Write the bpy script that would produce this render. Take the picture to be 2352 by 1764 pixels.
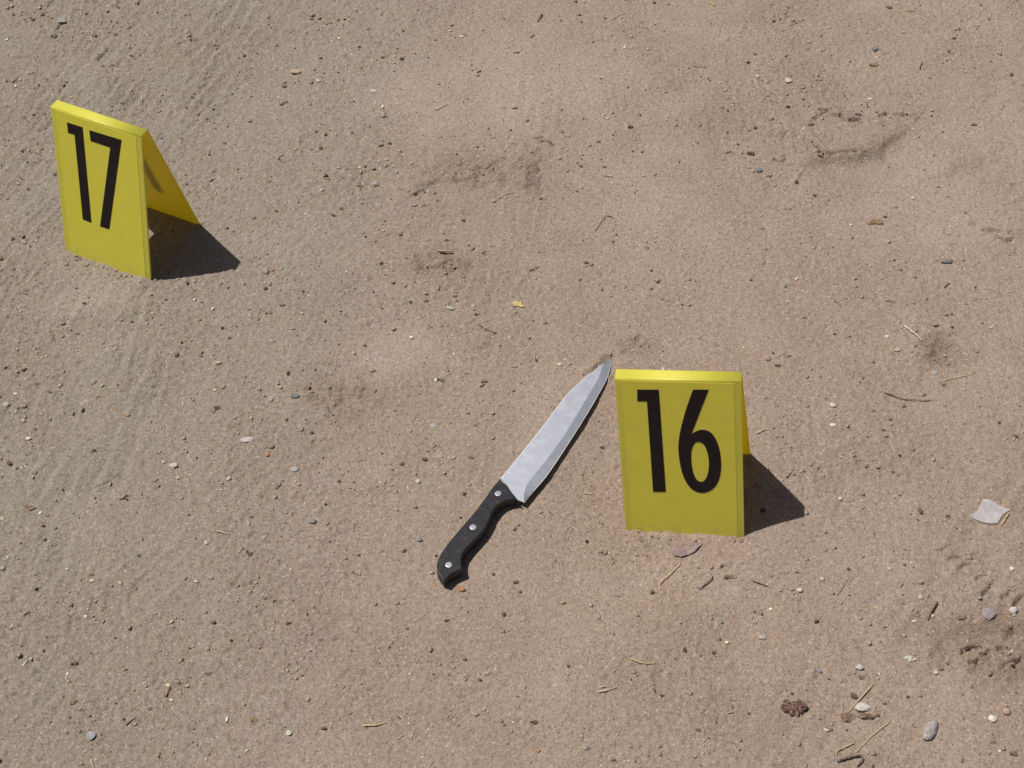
import bpy, bmesh, math, random
import numpy as np
from mathutils import Vector, Matrix
from mathutils.geometry import tessellate_polygon

for o in list(bpy.data.objects):
    bpy.data.objects.remove(o, do_unlink=True)
SC = bpy.context.scene
COL = SC.collection
rnd = random.Random(7)

# ------------------------------------------------------------------ camera, sky, sun, exposure
CAM_H = 1.30
FOC, PITCH, ROLL = 1.59958, 0.895116, -0.021501        # focal length / picture width, radians
PW, PH = 2352.0, 1764.0                                  # size of the photograph that was measured
_F = np.array([0, math.cos(PITCH), -math.sin(PITCH)])
_R = np.array([1.0, 0, 0]); _U = np.cross(_R, _F)
RGT = _R*math.cos(ROLL) + _U*math.sin(ROLL)
UPV = -_R*math.sin(ROLL) + _U*math.cos(ROLL)
cam = bpy.data.cameras.new('camera'); camo = bpy.data.objects.new('camera', cam); COL.objects.link(camo)
cam.sensor_width = 36.0; cam.sensor_fit = 'HORIZONTAL'; cam.lens = FOC*36.0
cam.clip_start = 0.01; cam.clip_end = 500
camo.matrix_world = Matrix(((RGT[0], UPV[0], -_F[0], 0), (RGT[1], UPV[1], -_F[1], 0), (RGT[2], UPV[2], -_F[2], CAM_H), (0, 0, 0, 1)))
SC.camera = camo

SUN_SHIFT = (0.427879, -0.160476)                        # ground shift of a shadow per metre of height
tosun = Vector((-SUN_SHIFT[0], -SUN_SHIFT[1], 1.0)).normalized()
w = bpy.data.worlds.new('World'); SC.world = w; w.use_nodes = True
nt = w.node_tree; nt.nodes.clear()
wo = nt.nodes.new('ShaderNodeOutputWorld'); bg = nt.nodes.new('ShaderNodeBackground'); sky = nt.nodes.new('ShaderNodeTexSky')
sky.sky_type = 'NISHITA'; sky.sun_disc = False
sky.sun_elevation = math.asin(tosun.z); sky.sun_rotation = math.atan2(tosun.x, tosun.y)
sky.air_density = 0.7; sky.dust_density = 2.0; sky.ozone_density = 1.0
bg.inputs['Strength'].default_value = 0.05
nt.links.new(sky.outputs[0], bg.inputs[0]); nt.links.new(bg.outputs[0], wo.inputs[0])
sun = bpy.data.lights.new('sun', 'SUN'); suno = bpy.data.objects.new('sun', sun); COL.objects.link(suno)
sun.energy = 4.0; sun.angle = math.radians(0.5); sun.color = (1.0, 0.965, 0.91)
suno.rotation_euler = tosun.to_track_quat('Z', 'Y').to_euler(); suno.location = (-2, 1, 4)
SC.view_settings.view_transform = 'Standard'; SC.view_settings.look = 'None'
SC.view_settings.exposure = 0.0; SC.view_settings.gamma = 1.0; SC.view_settings.use_curve_mapping = False
SC.render.engine = 'CYCLES'
SC.cycles.max_bounces = 8; SC.cycles.transparent_max_bounces = 8

# ------------------------------------------------------------------ noise
_rs = np.random.RandomState(11)
_perm = np.concatenate([_rs.permutation(512)]*3)
_ang = _rs.rand(512)*2*np.pi
_gx, _gy = np.cos(_ang), np.sin(_ang)
def perlin(x, y, seed=0):
    x = np.asarray(x, float) + seed*17.31; y = np.asarray(y, float) - seed*9.77
    xi = np.floor(x).astype(int); yi = np.floor(y).astype(int)
    xf = x-xi; yf = y-yi
    u = xf*xf*xf*(xf*(xf*6-15)+10); v = yf*yf*yf*(yf*(yf*6-15)+10)
    xi &= 511; yi &= 511
    def g(i, j, dx, dy):
        k = _perm[_perm[(xi+i) & 511] + ((yi+j) & 511)]
        return _gx[k]*dx + _gy[k]*dy
    a = g(0,0,xf,yf); b = g(1,0,xf-1,yf); c = g(0,1,xf,yf-1); d = g(1,1,xf-1,yf-1)
    return 1.5*((a+(b-a)*u) + ((c+(d-c)*u)-(a+(b-a)*u))*v)
def sstep(a, b, x):
    t = np.clip((x-a)/(b-a), 0, 1); return t*t*(3-2*t)

# ------------------------------------------------------------------ photo pixel -> place on the ground
def ray(u, v):
    return _F + RGT*(u-PW/2)/(FOC*PW) - UPV*(v-PH/2)/(FOC*PW)
def at_z(u, v, z=0.0):
    d = ray(u, v); s = (z-CAM_H)/d[2]
    return np.array([0, 0, CAM_H]) + s*d
REG = {1:(0,0),2:(784,0),9:(1568,0),4:(0,588),8:(784,588),3:(1568,588),5:(0,1176),6:(784,1176),7:(1568,1176)}
ZK = 784/2212.0
def px(reg, x, y):
    r = REG[reg]; return r[0]+x*ZK, r[1]+y*ZK
def gpt(u, v):                                            # point on the relief of the ground
    p = at_z(u, v, 0)
    for k in range(3):
        z = float(H(p[0], p[1])); p = at_z(u, v, z)
    return p
def flat(reg, pts):                                       # polyline on the flat ground, x/y
    return np.array([at_z(*px(reg, x, y))[:2] for x, y in pts])

# ------------------------------------------------------------------ markers: fitted sizes and poses
MW, MH, MT = 0.085967*1.3, 0.13246*1.3, 0.00454*1.3       # width, height, half the flat top
def rotm(yaw, rx, ry):
    return Matrix.Rotation(yaw, 3, 'Z') @ Matrix.Rotation(rx, 3, 'X') @ Matrix.Rotation(ry, 3, 'Y')
POSE = {17: ((-0.31782*1.3, 0.969223*1.3), -0.469718, 0.037395*1.3, -0.012101, -0.021132),
        16: ((0.129493*1.3, 0.695381*1.3), -0.166342, 0.038486*1.3, -0.02182, -0.128835)}

# ------------------------------------------------------------------ relief of the ground
def polydist(x, y, P):
    best = np.full(np.shape(x), 1e9); sd = np.zeros(np.shape(x)); tt = np.zeros(np.shape(x))
    n = len(P)-1
    for i in range(n):
        a, b = P[i], P[i+1]; e = b-a; L2 = e@e
        t = np.clip(((x-a[0])*e[0]+(y-a[1])*e[1])/L2, 0, 1)
        dx = x-a[0]-t*e[0]; dy = y-a[1]-t*e[1]
        d = np.hypot(dx, dy); m = d < best
        best = np.where(m, d, best)
        sd = np.where(m, np.sign(e[0]*dy-e[1]*dx)*d, sd)
        tt = np.where(m, (i+t)/n, tt)
    return best, sd, tt
CRACKS = [  # region, points, depth mm, width mm
 (9, [(860,772),(900,738),(945,715),(975,742),(1020,745),(1062,770),(1150,775)], 5.0, 2.1),
 (9, [(800,860),(832,922),(880,975),(892,1010)], 4.0, 1.6),
 (9, [(885,1012),(960,1020),(1050,1002),(1130,998)], 4.0, 1.8),
 (9, [(665,835),(667,900),(664,960),(682,1022),(660,1060),(590,1050)], 3.2, 1.7),
 (9, [(1290,742),(1350,733),(1470,742),(1540,746)], 2.4, 1.5),
 (9, [(1880,1450),(1960,1490),(2070,1510),(2212,1522)], 3.0, 1.9),
 (9, [(2040,1530),(2090,1560),(2150,1555)], 3.5, 2.2),
 (1, [(365,215),(400,160),(430,145)], 2.5, 1.6),
 (2, [(500,1228),(590,1195),(700,1200)], 1.4, 2.4),
 (2, [(760,1130),(850,1112),(980,1095)], 1.2, 2.2),
 (2, [(1270,912),(1320,918),(1400,960)], 2.5, 1.8),
 (8, [(600,75),(680,95),(740,100)], 3.0, 1.8),
 (8, [(640,70),(690,40),(760,50)], 2.4, 1.8),
 (7, [(1805,905),(1860,888),(1940,875)], 5.0, 1.8),
 (7, [(2040,905),(2090,893),(2145,898)], 6.0, 2.2),
 (7, [(2095,1008),(2150,985),(2195,965)], 5.0, 1.8),
 (7, [(1865,995),(1920,975)], 4.0, 1.6),
 (7, [(1930,925),(1985,912)], 3.6, 1.6),
 (7, [(2080,770),(2150,780)], 3.5, 1.6),
 (7, [(2085,550),(2150,485)], 4.5, 2.2),
 (7, [(1960,525),(2020,450)], 2.6, 1.8),
 (7, [(1905,430),(1945,405)], 3.2, 1.8),
 (7, [(2170,590),(2212,540)], 4.0, 2.4),
 (7, [(1630,250),(1740,212)], 2.2, 1.9),
 (7, [(1730,300),(1830,285)], 2.0, 1.8),
 (7, [(1790,370),(1880,320)], 2.0, 2.0),
 (6, [(1960,110),(2010,80),(2110,75)], 1.6, 2.4),
 (5, [(840,545),(930,440),(1020,330)], 0.8, 3.0),
 (4, [(2060,715),(2130,712),(2205,718)], 2.0, 1.6),
 (1, [(645,395),(700,330)], 2.0, 2.2),
]
CRK = [(flat(r, p), d*1e-3, wd*1e-3, i) for i, (r, p, d, wd) in enumerate(CRACKS)]
DUNES = [   # ridges that fall away on one side: region, points, height mm, steepness mm, reach mm
 (9, [(1480,800),(1430,850),(1330,920),(1250,1000),(1130,1035),(960,1035),(860,1055),(805,1110)], -7.0, 6.0, 34),
 (9, [(2000,1000),(1900,1060),(1780,1090),(1680,1130)], -4.0, 7.0, 26),
 (2, [(700,1120),(590,1190),(800,1250),(1000,1235),(1180,1260)], -4.0, 10.0, 30),
 (2, [(1230,960),(1300,1050),(1230,1200),(1280,1290)], -3.0, 9.0, 30),
 (3, [(1700,560),(1620,640),(1560,740)], -4.5, 7.0, 24),
 (7, [(1700,800),(1850,850),(2000,880),(2212,890)], -6.0, 7.0, 34),
 (8, [(980,560),(900,600),(860,640)], -2.0, 5.0, 20),
]
DUN = [(flat(r, p), d*1e-3, s*1e-3, L*1e-3) for r, p, d, s, L in DUNES]
TRACKS = []                                               # ribbed tyre tracks: start, direction, normal, half width, rib spacing, strength
for (u0, v0), (u1, v1), hw, lam, k in (((430, 60), (130, 420), 0.14, 0.0185, 1.0), ((184, 928), (92, 1119), 0.085, 0.021, 0.9), ((1190, 430), (1110, 900), 0.050, 0.017, 0.40), ((330, 1320), (250, 1400), 0.05, 0.02, 0.5), ((2230, 1330), (2170, 1400), 0.075, 0.026, 0.9)):
    _a = at_z(u0, v0)[:2]; _b = at_z(u1, v1)[:2]; _d = (_b-_a)/np.linalg.norm(_b-_a)
    TRACKS.append((_a, np.linalg.norm(_b-_a), _d, np.array([-_d[1], _d[0]]), hw, lam, k))
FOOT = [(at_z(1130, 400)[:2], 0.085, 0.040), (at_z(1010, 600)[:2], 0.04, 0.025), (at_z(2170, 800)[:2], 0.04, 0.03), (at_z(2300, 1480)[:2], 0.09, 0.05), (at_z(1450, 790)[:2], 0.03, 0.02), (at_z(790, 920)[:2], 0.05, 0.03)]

PALE = [(at_z(1270, 190)[:2], 0.13, 0.11, 1.0), (at_z(910, 800)[:2], 0.09, 0.06, 1.0), (at_z(2080, 470)[:2], 0.15, 0.08, 0.8), (at_z(1600, 1330)[:2], 0.12, 0.04, 0.6), (at_z(1900, 1250)[:2], 0.12, 0.08, 0.7), (at_z(980, 200)[:2], 0.08, 0.08, 0.7), (at_z(230, 690)[:2], 0.08, 0.03, 0.8), (at_z(1250, 1000)[:2], 0.10, 0.10, 0.6)]
KHEAP = []                                               # sand drifted over an edge: line, height, width
def local_xy(x, y, m):
    (cx, cy), yaw, a, rx, ry = POSE[m]
    c, s = math.cos(-yaw), math.sin(-yaw)
    return c*(x-cx)-s*(y-cy), s*(x-cx)+c*(y-cy)
def masks(x, y):
    bend = 0.02*perlin(x*3, y*3, 5); s = 0.0; track = 0.0
    for i, (a, ln, dr, nr, hw, lam, k) in enumerate(TRACKS):
        q = (x-a[0])*nr[0]+(y-a[1])*nr[1]+bend; l = (x-a[0])*dr[0]+(y-a[1])*dr[1]
        m = k*sstep(hw, hw*0.45, np.abs(q))*sstep(-0.30, -0.12, l)*sstep(ln+0.30, ln+0.10, l)*np.clip(0.55+1.1*perlin(x*15, y*15, 70+i), 0, 1.25)
        ph = 2*np.pi*(q+0.006*perlin(x*9, y*9, 22)+0.0035*perlin(x*30, y*30, 24))/lam
        s = s + m*np.sin(ph+0.7*np.sin(ph)); track = np.maximum(track, m)
    rough = 0.5+0.55*perlin(x*5.5, y*5.5, 2)+0.35*perlin(x*15, y*15, 3)
    left = sstep(0.10, -0.55, x - 0.15*(y-1.0))
    rough = np.clip(rough*0.78 + 0.30*left, 0, 1)
    pale = np.zeros(np.shape(x))
    for (c, a, b, k) in PALE:
        d = np.hypot((x-c[0])/a, (y-c[1])/b) + 0.4*perlin(x*14, y*14, 18)
        pale = np.maximum(pale, k*sstep(1.1, 0.2, d))
    rough = rough*(1-0.85*pale)
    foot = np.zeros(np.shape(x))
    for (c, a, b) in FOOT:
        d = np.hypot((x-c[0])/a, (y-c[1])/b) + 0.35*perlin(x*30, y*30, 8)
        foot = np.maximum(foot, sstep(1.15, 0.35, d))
    return s, track, rough, left, foot, pale
def H(x, y, fine=True):
    shp = np.shape(x)
    x = np.atleast_1d(np.asarray(x, float)); y = np.atleast_1d(np.asarray(y, float))
    s, track, rough, left, foot, pale = masks(x, y)
    far = sstep(1.2, 3.0, np.hypot(x, y-1.0))
    h = 0.0055*perlin(x*3.1, y*3.1, 1) + 0.0030*perlin(x*8, y*8, 4) + 0.0017*perlin(x*19, y*19, 9)
    m17 = np.zeros(np.shape(x)); plane = np.zeros(np.shape(x)); heap = np.zeros(np.shape(x))
    for m in (17, 16):
        (cx, cy), yaw, a, rx, ry = POSE[m]
        lx, ly = local_xy(x, y, m)
        d = np.hypot(np.maximum(np.abs(lx)-MW/2, 0), np.maximum(np.abs(ly)-a, 0))
        k = np.exp(-(d/0.055)**2)
        plane = plane + k*(-math.tan(ry)*lx + math.tan(rx)*ly)
        m17 = np.maximum(m17, k)
        fr = np.exp(-((ly+a+0.004)/0.012)**2) * sstep(MW/2+0.02, MW/2-0.01, np.abs(lx))
        heap = heap + fr*(0.0014+0.0032*perlin(lx*34, ly*20+m, 12))
        if m == 17:
            heap = heap + 0.004*np.exp(-((ly+a+0.03)/0.02)**2)*sstep(0.08, 0.03, np.abs(lx-0.01))
    h = h*(1-m17) + plane + heap
    # ribbed tyre track
    h = h + (1-far)*0.0013*s
    def near(P, pad):
        return (x > P[:, 0].min()-pad) & (x < P[:, 0].max()+pad) & (y > P[:, 1].min()-pad) & (y < P[:, 1].max()+pad)
    for P, dep, wd, i in CRK:
        m = near(P, 0.03)
        if not m.any(): continue
        a, b = x[m], y[m]
        d, sd, t = polydist(a+0.0028*perlin(a*120, b*120, 30), b+0.0028*perlin(a*120, b*120, 31), P)
        mod = np.clip(0.75+1.0*perlin(a*75+i*3.1, b*75, 33), 0.0, 1.4)
        wdm = wd*1.0*(0.8+0.45*perlin(a*50, b*50, 34))
        h[m] += -1.7*dep*mod*np.exp(-(d/wdm)**2) + 0.35*dep*np.exp(-((sd-2.6*wd)/(2.2*wd))**2)*np.exp(-(np.maximum(d-5*wd, 0)/0.004)**2)
    for P, dep, st, L in DUN:
        m = near(P, 3*L)
        if not m.any(): continue
        a, b = x[m], y[m]
        d, sd, t = polydist(a+0.004*perlin(a*40, b*40, 35), b+0.004*perlin(a*40, b*40, 36), P)
        env = np.sin(np.pi*np.clip(t, 0.02, 0.98))**0.6
        h[m] += 1.5*dep*0.5*np.tanh(sd/st)*np.exp(-(d/L)**2)*env
    for P, ht, wd in KHEAP:
        m = near(P, 0.03)
        if not m.any(): continue
        a, b = x[m], y[m]
        d, sd, t = polydist(a+0.0015*perlin(a*150, b*150, 37), b+0.0015*perlin(a*150, b*150, 38), P)
        h[m] += ht*np.exp(-(d/wd)**2)
    if fine:
        lump = perlin(x*48, y*48, 41)
        h = h + (1-far)*(foot*(0.0020*sstep(-0.1, 0.35, lump) + 0.0014*sstep(0.0, 0.35, perlin(x*120, y*120, 42)) - 0.0014))
        h = h + (1-far)*(0.25+0.95*rough)*(0.00070*perlin(x*95, y*95, 43) + 0.00066*perlin(x*190, y*190, 44) + 0.00045*perlin(x*330, y*330, 45))
        cl = perlin(x*70, y*70, 46)
        h = h + (1-far)*0.0016*sstep(0.40, 0.72, cl)*rough
        h = h + (1-far)*0.0012*sstep(0.36, 0.62, perlin(x*150, y*150, 47))*(0.2+0.9*rough)
        h = h + (1-far)*0.0009*sstep(0.36, 0.62, perlin(x*235, y*235, 48))*(0.3+0.8*rough)
    return h.reshape(shp)

# where the knife lies (before the sand that has drifted onto its point)
KZ = 440/1281.0
def kpx(x, y): return 980+x*KZ, 800+y*KZ
K_BUTT = at_z(*kpx(115, 1550))[:2]; K_TIP = at_z(*kpx(1228, 50))[:2]
_ka = (K_TIP-K_BUTT); K_LEN = np.linalg.norm(_ka); _ka = _ka/K_LEN
def kplane(x, y):                                          # height of the blade's upper face
    t = ((x-K_BUTT[0])*_ka[0]+(y-K_BUTT[1])*_ka[1])/K_LEN
    return 0.0092 + (0.0022-0.0092)*t + K_GZ0 + (K_GZ1-K_GZ0)*t
K_GZ0 = float(H(*K_BUTT, fine=False)); K_GZ1 = float(H(*K_TIP, fine=False))
def kp(x, y, off=0.0):
    p = at_z(*kpx(x, y))
    for k in range(5): p = at_z(*kpx(x, y), kplane(p[0], p[1])+off)
    return Vector(p)

_hp = np.array([at_z(*kpx(x, y))[:2] for x, y in ((1083,154),(1110,131),(1146,95),(1183,62))])
KHEAP.append((_hp, 0.0070, 0.0054))

# ------------------------------------------------------------------ materials
def new_mat(name):
    m = bpy.data.materials.new(name); m.use_nodes = True
    n = m.node_tree; n.nodes.clear()
    out = n.nodes.new('ShaderNodeOutputMaterial')
    return m, n, out
def node(n, t, **kw):
    d = n.nodes.new(t)
    for k, v in kw.items():
        if hasattr(d, k): setattr(d, k, v)
        else: d.inputs[k].default_value = v
    return d
def mix(n, fac, a, b, mode='MIX'):
    d = n.nodes.new('ShaderNodeMix'); d.data_type = 'RGBA'; d.blend_type = mode
    for s, v in ((d.inputs[0], fac), (d.inputs[6], a), (d.inputs[7], b)):
        if isinstance(v, bpy.types.NodeSocket): n.links.new(v, s)
        elif isinstance(v, (int, float)): s.default_value = v
        else: s.default_value = (*v, 1)
    return d.outputs[2]
def ramp(n, src, p0, p1):
    d = n.nodes.new('ShaderNodeMapRange'); n.links.new(src, d.inputs[0])
    d.inputs[1].default_value = p0; d.inputs[2].default_value = p1; d.clamp = True
    return d.outputs[0]

def mat_ground():
    m, n, out = new_mat('sandy_soil'); L = n.links
    geo = node(n, 'ShaderNodeNewGeometry'); P = geo.outputs['Position']
    def noise(sc, det=4, rough=0.55, off=0):
        d = node(n, 'ShaderNodeTexNoise'); d.inputs['Scale'].default_value = sc; d.inputs['Detail'].default_value = det
        d.inputs['Roughness'].default_value = rough
        if off:
            mp = node(n, 'ShaderNodeMapping'); mp.inputs['Location'].default_value = (off, off*2, off*0.5)
            L.new(P, mp.inputs[0]); L.new(mp.outputs[0], d.inputs['Vector'])
        else: L.new(P, d.inputs['Vector'])
        return d.outputs['Fac']
    def attr(nm):
        a = node(n, 'ShaderNodeAttribute'); a.attribute_name = nm; return a.outputs['Fac']
    base = mix(n, ramp(n, noise(4.5, 5), 0.35, 0.68), SOIL_A, SOIL_B)
    base = mix(n, ramp(n, noise(18, 5, 0.6, 3), 0.45, 0.75), base, SOIL_C)
    base = mix(n, attr('grey'), base, SOIL_GREY)
    def amt(src, k):
        d = n.nodes.new('ShaderNodeMath'); d.operation = 'MULTIPLY'; L.new(src, d.inputs[0]); d.inputs[1].default_value = k; return d.outputs[0]
    base = mix(n, amt(attr('rough'), 0.55), base, SOIL_ROUGH)
    base = mix(n, amt(attr('pale'), 0.55), base, SOIL_PALE)
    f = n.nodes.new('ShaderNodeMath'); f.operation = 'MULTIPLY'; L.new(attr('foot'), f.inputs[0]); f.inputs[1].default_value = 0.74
    base = mix(n, f.outputs[0], base, SOIL_SCUFF_SHADE)  # disturbed soil browner here, with the shade of its slopes painted in
    # single grains of sand: darker, paler and rusty ones
    for sc, k in ((1100, 0.55), (620, 0.5)):
        vo = node(n, 'ShaderNodeTexVoronoi'); vo.inputs['Scale'].default_value = sc; vo.inputs['Randomness'].default_value = 1
        L.new(P, vo.inputs['Vector'])
        sep = node(n, 'ShaderNodeSeparateColor'); L.new(vo.outputs['Color'], sep.inputs[0])
        def part(src, p0, p1, kk=k):
            d = n.nodes.new('ShaderNodeMath'); d.operation = 'MULTIPLY'; L.new(ramp(n, src, p0, p1), d.inputs[0]); d.inputs[1].default_value = kk; return d.outputs[0]
        base = mix(n, part(sep.outputs[0], 0.10, 0.03), base, (0.15, 0.12, 0.10))
        base = mix(n, part(sep.outputs[0], 0.93, 0.985), base, (0.56, 0.48, 0.41))
        base = mix(n, part(sep.outputs[1], 0.94, 0.98), base, (0.26, 0.15, 0.09))
    fine = mix(n, 1.0, base, mix(n, ramp(n, noise(260, 6, 0.7), 0.3, 0.72), (0.80, 0.80, 0.80), (1.14, 1.14, 1.14)), 'MULTIPLY')
    b = node(n, 'ShaderNodeBsdfPrincipled'); b.inputs['Roughness'].default_value = 0.95
    b.inputs['Specular IOR Level'].default_value = 0.15
    L.new(fine, b.inputs['Base Color'])
    bp = node(n, 'ShaderNodeBump'); bp.inputs['Strength'].default_value = 0.9; bp.inputs['Distance'].default_value = 0.0022
    L.new(noise(420, 6, 0.68, 1), bp.inputs['Height'])
    L.new(bp.outputs[0], b.inputs['Normal']); L.new(b.outputs[0], out.inputs[0])
    return m
SOIL_A = (0.356, 0.261, 0.198); SOIL_B = (0.403, 0.303, 0.235); SOIL_C = (0.431, 0.331, 0.262)
SOIL_GREY = (0.300, 0.278, 0.226); SOIL_SCUFF_SHADE = (0.215, 0.150, 0.103); SOIL_ROUGH = (0.302, 0.233, 0.181); SOIL_PALE = (0.431, 0.342, 0.277)

def mat_grit():
    m, n, out = new_mat('grit_grains')
    a = node(n, 'ShaderNodeAttribute'); a.attribute_name = 'tint'
    b = node(n, 'ShaderNodeBsdfPrincipled'); b.inputs['Roughness'].default_value = 0.9; b.inputs['Specular IOR Level'].default_value = 0.25
    n.links.new(a.outputs['Color'], b.inputs['Base Color']); n.links.new(b.outputs[0], out.inputs[0])
    return m
_mats = {}
def mat_stone(name, c, c2=None, rough=0.85, scale=260):
    if name in _mats: return _mats[name]
    m, n, out = new_mat(name); L = n.links
    c2 = c2 or tuple(min(1, v*1.5+0.015) for v in c)
    tc = node(n, 'ShaderNodeTexCoord'); oi = node(n, 'ShaderNodeObjectInfo')
    ns = node(n, 'ShaderNodeTexNoise'); ns.inputs['Scale'].default_value = scale; ns.inputs['Detail'].default_value = 5
    ns.inputs['Roughness'].default_value = 0.65; L.new(tc.outputs['Object'], ns.inputs['Vector'])
    col = mix(n, ramp(n, ns.outputs['Fac'], 0.38, 0.7), c, c2)
    hs = node(n, 'ShaderNodeHueSaturation'); L.new(col, hs.inputs['Color'])
    v = n.nodes.new('ShaderNodeMapRange'); L.new(oi.outputs['Random'], v.inputs[0]); v.inputs[3].default_value = 0.82; v.inputs[4].default_value = 1.18
    L.new(v.outputs[0], hs.inputs['Value'])
    # dust lying on the upward faces of everything on this ground
    dn = node(n, 'ShaderNodeTexNoise'); dn.inputs['Scale'].default_value = 420; dn.inputs['Detail'].default_value = 4; L.new(tc.outputs['Object'], dn.inputs['Vector'])
    df = n.nodes.new('ShaderNodeMath'); df.operation = 'MULTIPLY'; L.new(ramp(n, dn.outputs['Fac'], 0.42, 0.66), df.inputs[0]); df.inputs[1].default_value = 0.6
    col = mix(n, df.outputs[0], hs.outputs[0], (0.36, 0.28, 0.21))
    b = node(n, 'ShaderNodeBsdfPrincipled'); b.inputs['Roughness'].default_value = rough; b.inputs['Specular IOR Level'].default_value = 0.3
    L.new(col, b.inputs['Base Color'])
    bp = node(n, 'ShaderNodeBump'); bp.inputs['Strength'].default_value = 0.6; bp.inputs['Distance'].default_value = 0.0008
    L.new(ns.outputs['Fac'], bp.inputs['Height']); L.new(bp.outputs[0], b.inputs['Normal']); L.new(b.outputs[0], out.inputs[0])
    _mats[name] = m; return m
PAL = {
 'black': (0.036, 0.029, 0.026), 'darkgrey': (0.095, 0.088, 0.082), 'grey': (0.23, 0.205, 0.182), 'bluegrey': (0.125, 0.135, 0.145),
 'paleblue': (0.27, 0.265, 0.27), 'palegrey': (0.42, 0.385, 0.355), 'white': (0.58, 0.53, 0.47), 'cream': (0.66, 0.55, 0.38), 'tan': (0.37, 0.27, 0.18),
 'brown': (0.13, 0.075, 0.045), 'darkbrown': (0.055, 0.032, 0.024), 'redbrown': (0.095, 0.040, 0.030), 'orange': (0.36, 0.16, 0.055),
 'greenish': (0.33, 0.34, 0.22), 'purplegrey': (0.24, 0.205, 0.22), 'straw': (0.50, 0.38, 0.18), 'palestraw': (0.52, 0.43, 0.28), 'twig': (0.16, 0.10, 0.062),
 'greytwig': (0.22, 0.185, 0.15), 'whitetwig': (0.62, 0.60, 0.54), 'leafyellow': (0.40, 0.31, 0.10), 'leafbrown': (0.20, 0.115, 0.05), 'palegreen': (0.47, 0.47, 0.38),
 'palemauve': (0.36, 0.325, 0.325), 'leafpurple': (0.155, 0.105, 0.11)}
def pal(k): return mat_stone(k.replace('grey', '_grey').strip('_') + '_debris', PAL[k])

def mat_yellow(name, col, trans, tcol, rough=0.5):
    m, n, out = new_mat(name); L = n.links
    geo = node(n, 'ShaderNodeNewGeometry')
    ns = node(n, 'ShaderNodeTexNoise'); ns.inputs['Scale'].default_value = 60; ns.inputs['Detail'].default_value = 5; L.new(geo.outputs['Position'], ns.inputs['Vector'])
    c = mix(n, ramp(n, ns.outputs['Fac'], 0.35, 0.7), tuple(v*0.94 for v in col), col)
    # scuffs and a little dust that clings near the foot
    tc = node(n, 'ShaderNodeTexCoord'); sp = node(n, 'ShaderNodeSeparateXYZ'); L.new(tc.outputs['Object'], sp.inputs[0])
    dn = node(n, 'ShaderNodeTexNoise'); dn.inputs['Scale'].default_value = 170; dn.inputs['Detail'].default_value = 7; dn.inputs['Roughness'].default_value = 0.7; L.new(tc.outputs['Object'], dn.inputs['Vector'])
    def mul(a, b):
        q = n.nodes.new('ShaderNodeMath'); q.operation = 'MULTIPLY'; L.new(a, q.inputs[0])
        if isinstance(b, float): q.inputs[1].default_value = b
        else: L.new(b, q.inputs[1])
        return q.outputs[0]
    c = mix(n, mul(mul(ramp(n, sp.outputs['Z'], 0.020, 0.0), ramp(n, dn.outputs['Fac'], 0.42, 0.62)), 0.30), c, (0.42, 0.33, 0.22))
    c = mix(n, mul(ramp(n, dn.outputs['Fac'], 0.66, 0.74), 0.18), c, (0.50, 0.42, 0.28))
    d = node(n, 'ShaderNodeBsdfPrincipled'); d.inputs['Roughness'].default_value = rough; d.inputs['Specular IOR Level'].default_value = 0.9; d.inputs['Coat Weight'].default_value = 0.6; d.inputs['Coat Roughness'].default_value = 0.5
    L.new(c, d.inputs['Base Color'])
    t = node(n, 'ShaderNodeBsdfTranslucent'); t.inputs['Color'].default_value = (*tcol, 1)
    mx = node(n, 'ShaderNodeMixShader'); mx.inputs[0].default_value = trans
    L.new(d.outputs[0], mx.inputs[1]); L.new(t.outputs[0], mx.inputs[2])
    b2 = node(n, 'ShaderNodeTexNoise'); b2.inputs['Scale'].default_value = 900; L.new(geo.outputs['Position'], b2.inputs['Vector'])
    bp = node(n, 'ShaderNodeBump'); bp.inputs['Strength'].default_value = 0.12; bp.inputs['Distance'].default_value = 0.0003
    L.new(b2.outputs['Fac'], bp.inputs['Height']); L.new(bp.outputs[0], d.inputs['Normal'])
    L.new(mx.outputs[0], out.inputs[0]); return m
def mat_plain(name, col, rough=0.5, metal=0.0, spec=0.5, nscale=300, var=0.15, bump=0.0, dust=0.0):
    m, n, out = new_mat(name); L = n.links
    tc = node(n, 'ShaderNodeTexCoord')
    ns = node(n, 'ShaderNodeTexNoise'); ns.inputs['Scale'].default_value = nscale; ns.inputs['Detail'].default_value = 6; ns.inputs['Roughness'].default_value = 0.65
    L.new(tc.outputs['Object'], ns.inputs['Vector'])
    c = mix(n, ns.outputs['Fac'], tuple(v*(1-var) for v in col), tuple(min(1, v*(1+var)) for v in col))
    if dust:                                               # film of dry soil rubbed into the surface
        dn = node(n, 'ShaderNodeTexNoise'); dn.inputs['Scale'].default_value = 130; dn.inputs['Detail'].default_value = 8; dn.inputs['Roughness'].default_value = 0.75
        L.new(tc.outputs['Object'], dn.inputs['Vector'])
        q = n.nodes.new('ShaderNodeMath'); q.operation = 'MULTIPLY'; L.new(ramp(n, dn.outputs['Fac'], 0.5, 0.72), q.inputs[0]); q.inputs[1].default_value = dust
        c = mix(n, q.outputs[0], c, (0.33, 0.26, 0.20))
    b = node(n, 'ShaderNodeBsdfPrincipled'); b.inputs['Roughness'].default_value = rough; b.inputs['Metallic'].default_value = metal
    b.inputs['Specular IOR Level'].default_value = spec
    L.new(c, b.inputs['Base Color'])
    if bump:
        bp = node(n, 'ShaderNodeBump'); bp.inputs['Strength'].default_value = bump; bp.inputs['Distance'].default_value = 0.0005
        L.new(ns.outputs['Fac'], bp.inputs['Height']); L.new(bp.outputs[0], b.inputs['Normal'])
    L.new(b.outputs[0], out.inputs[0]); return m

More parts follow.
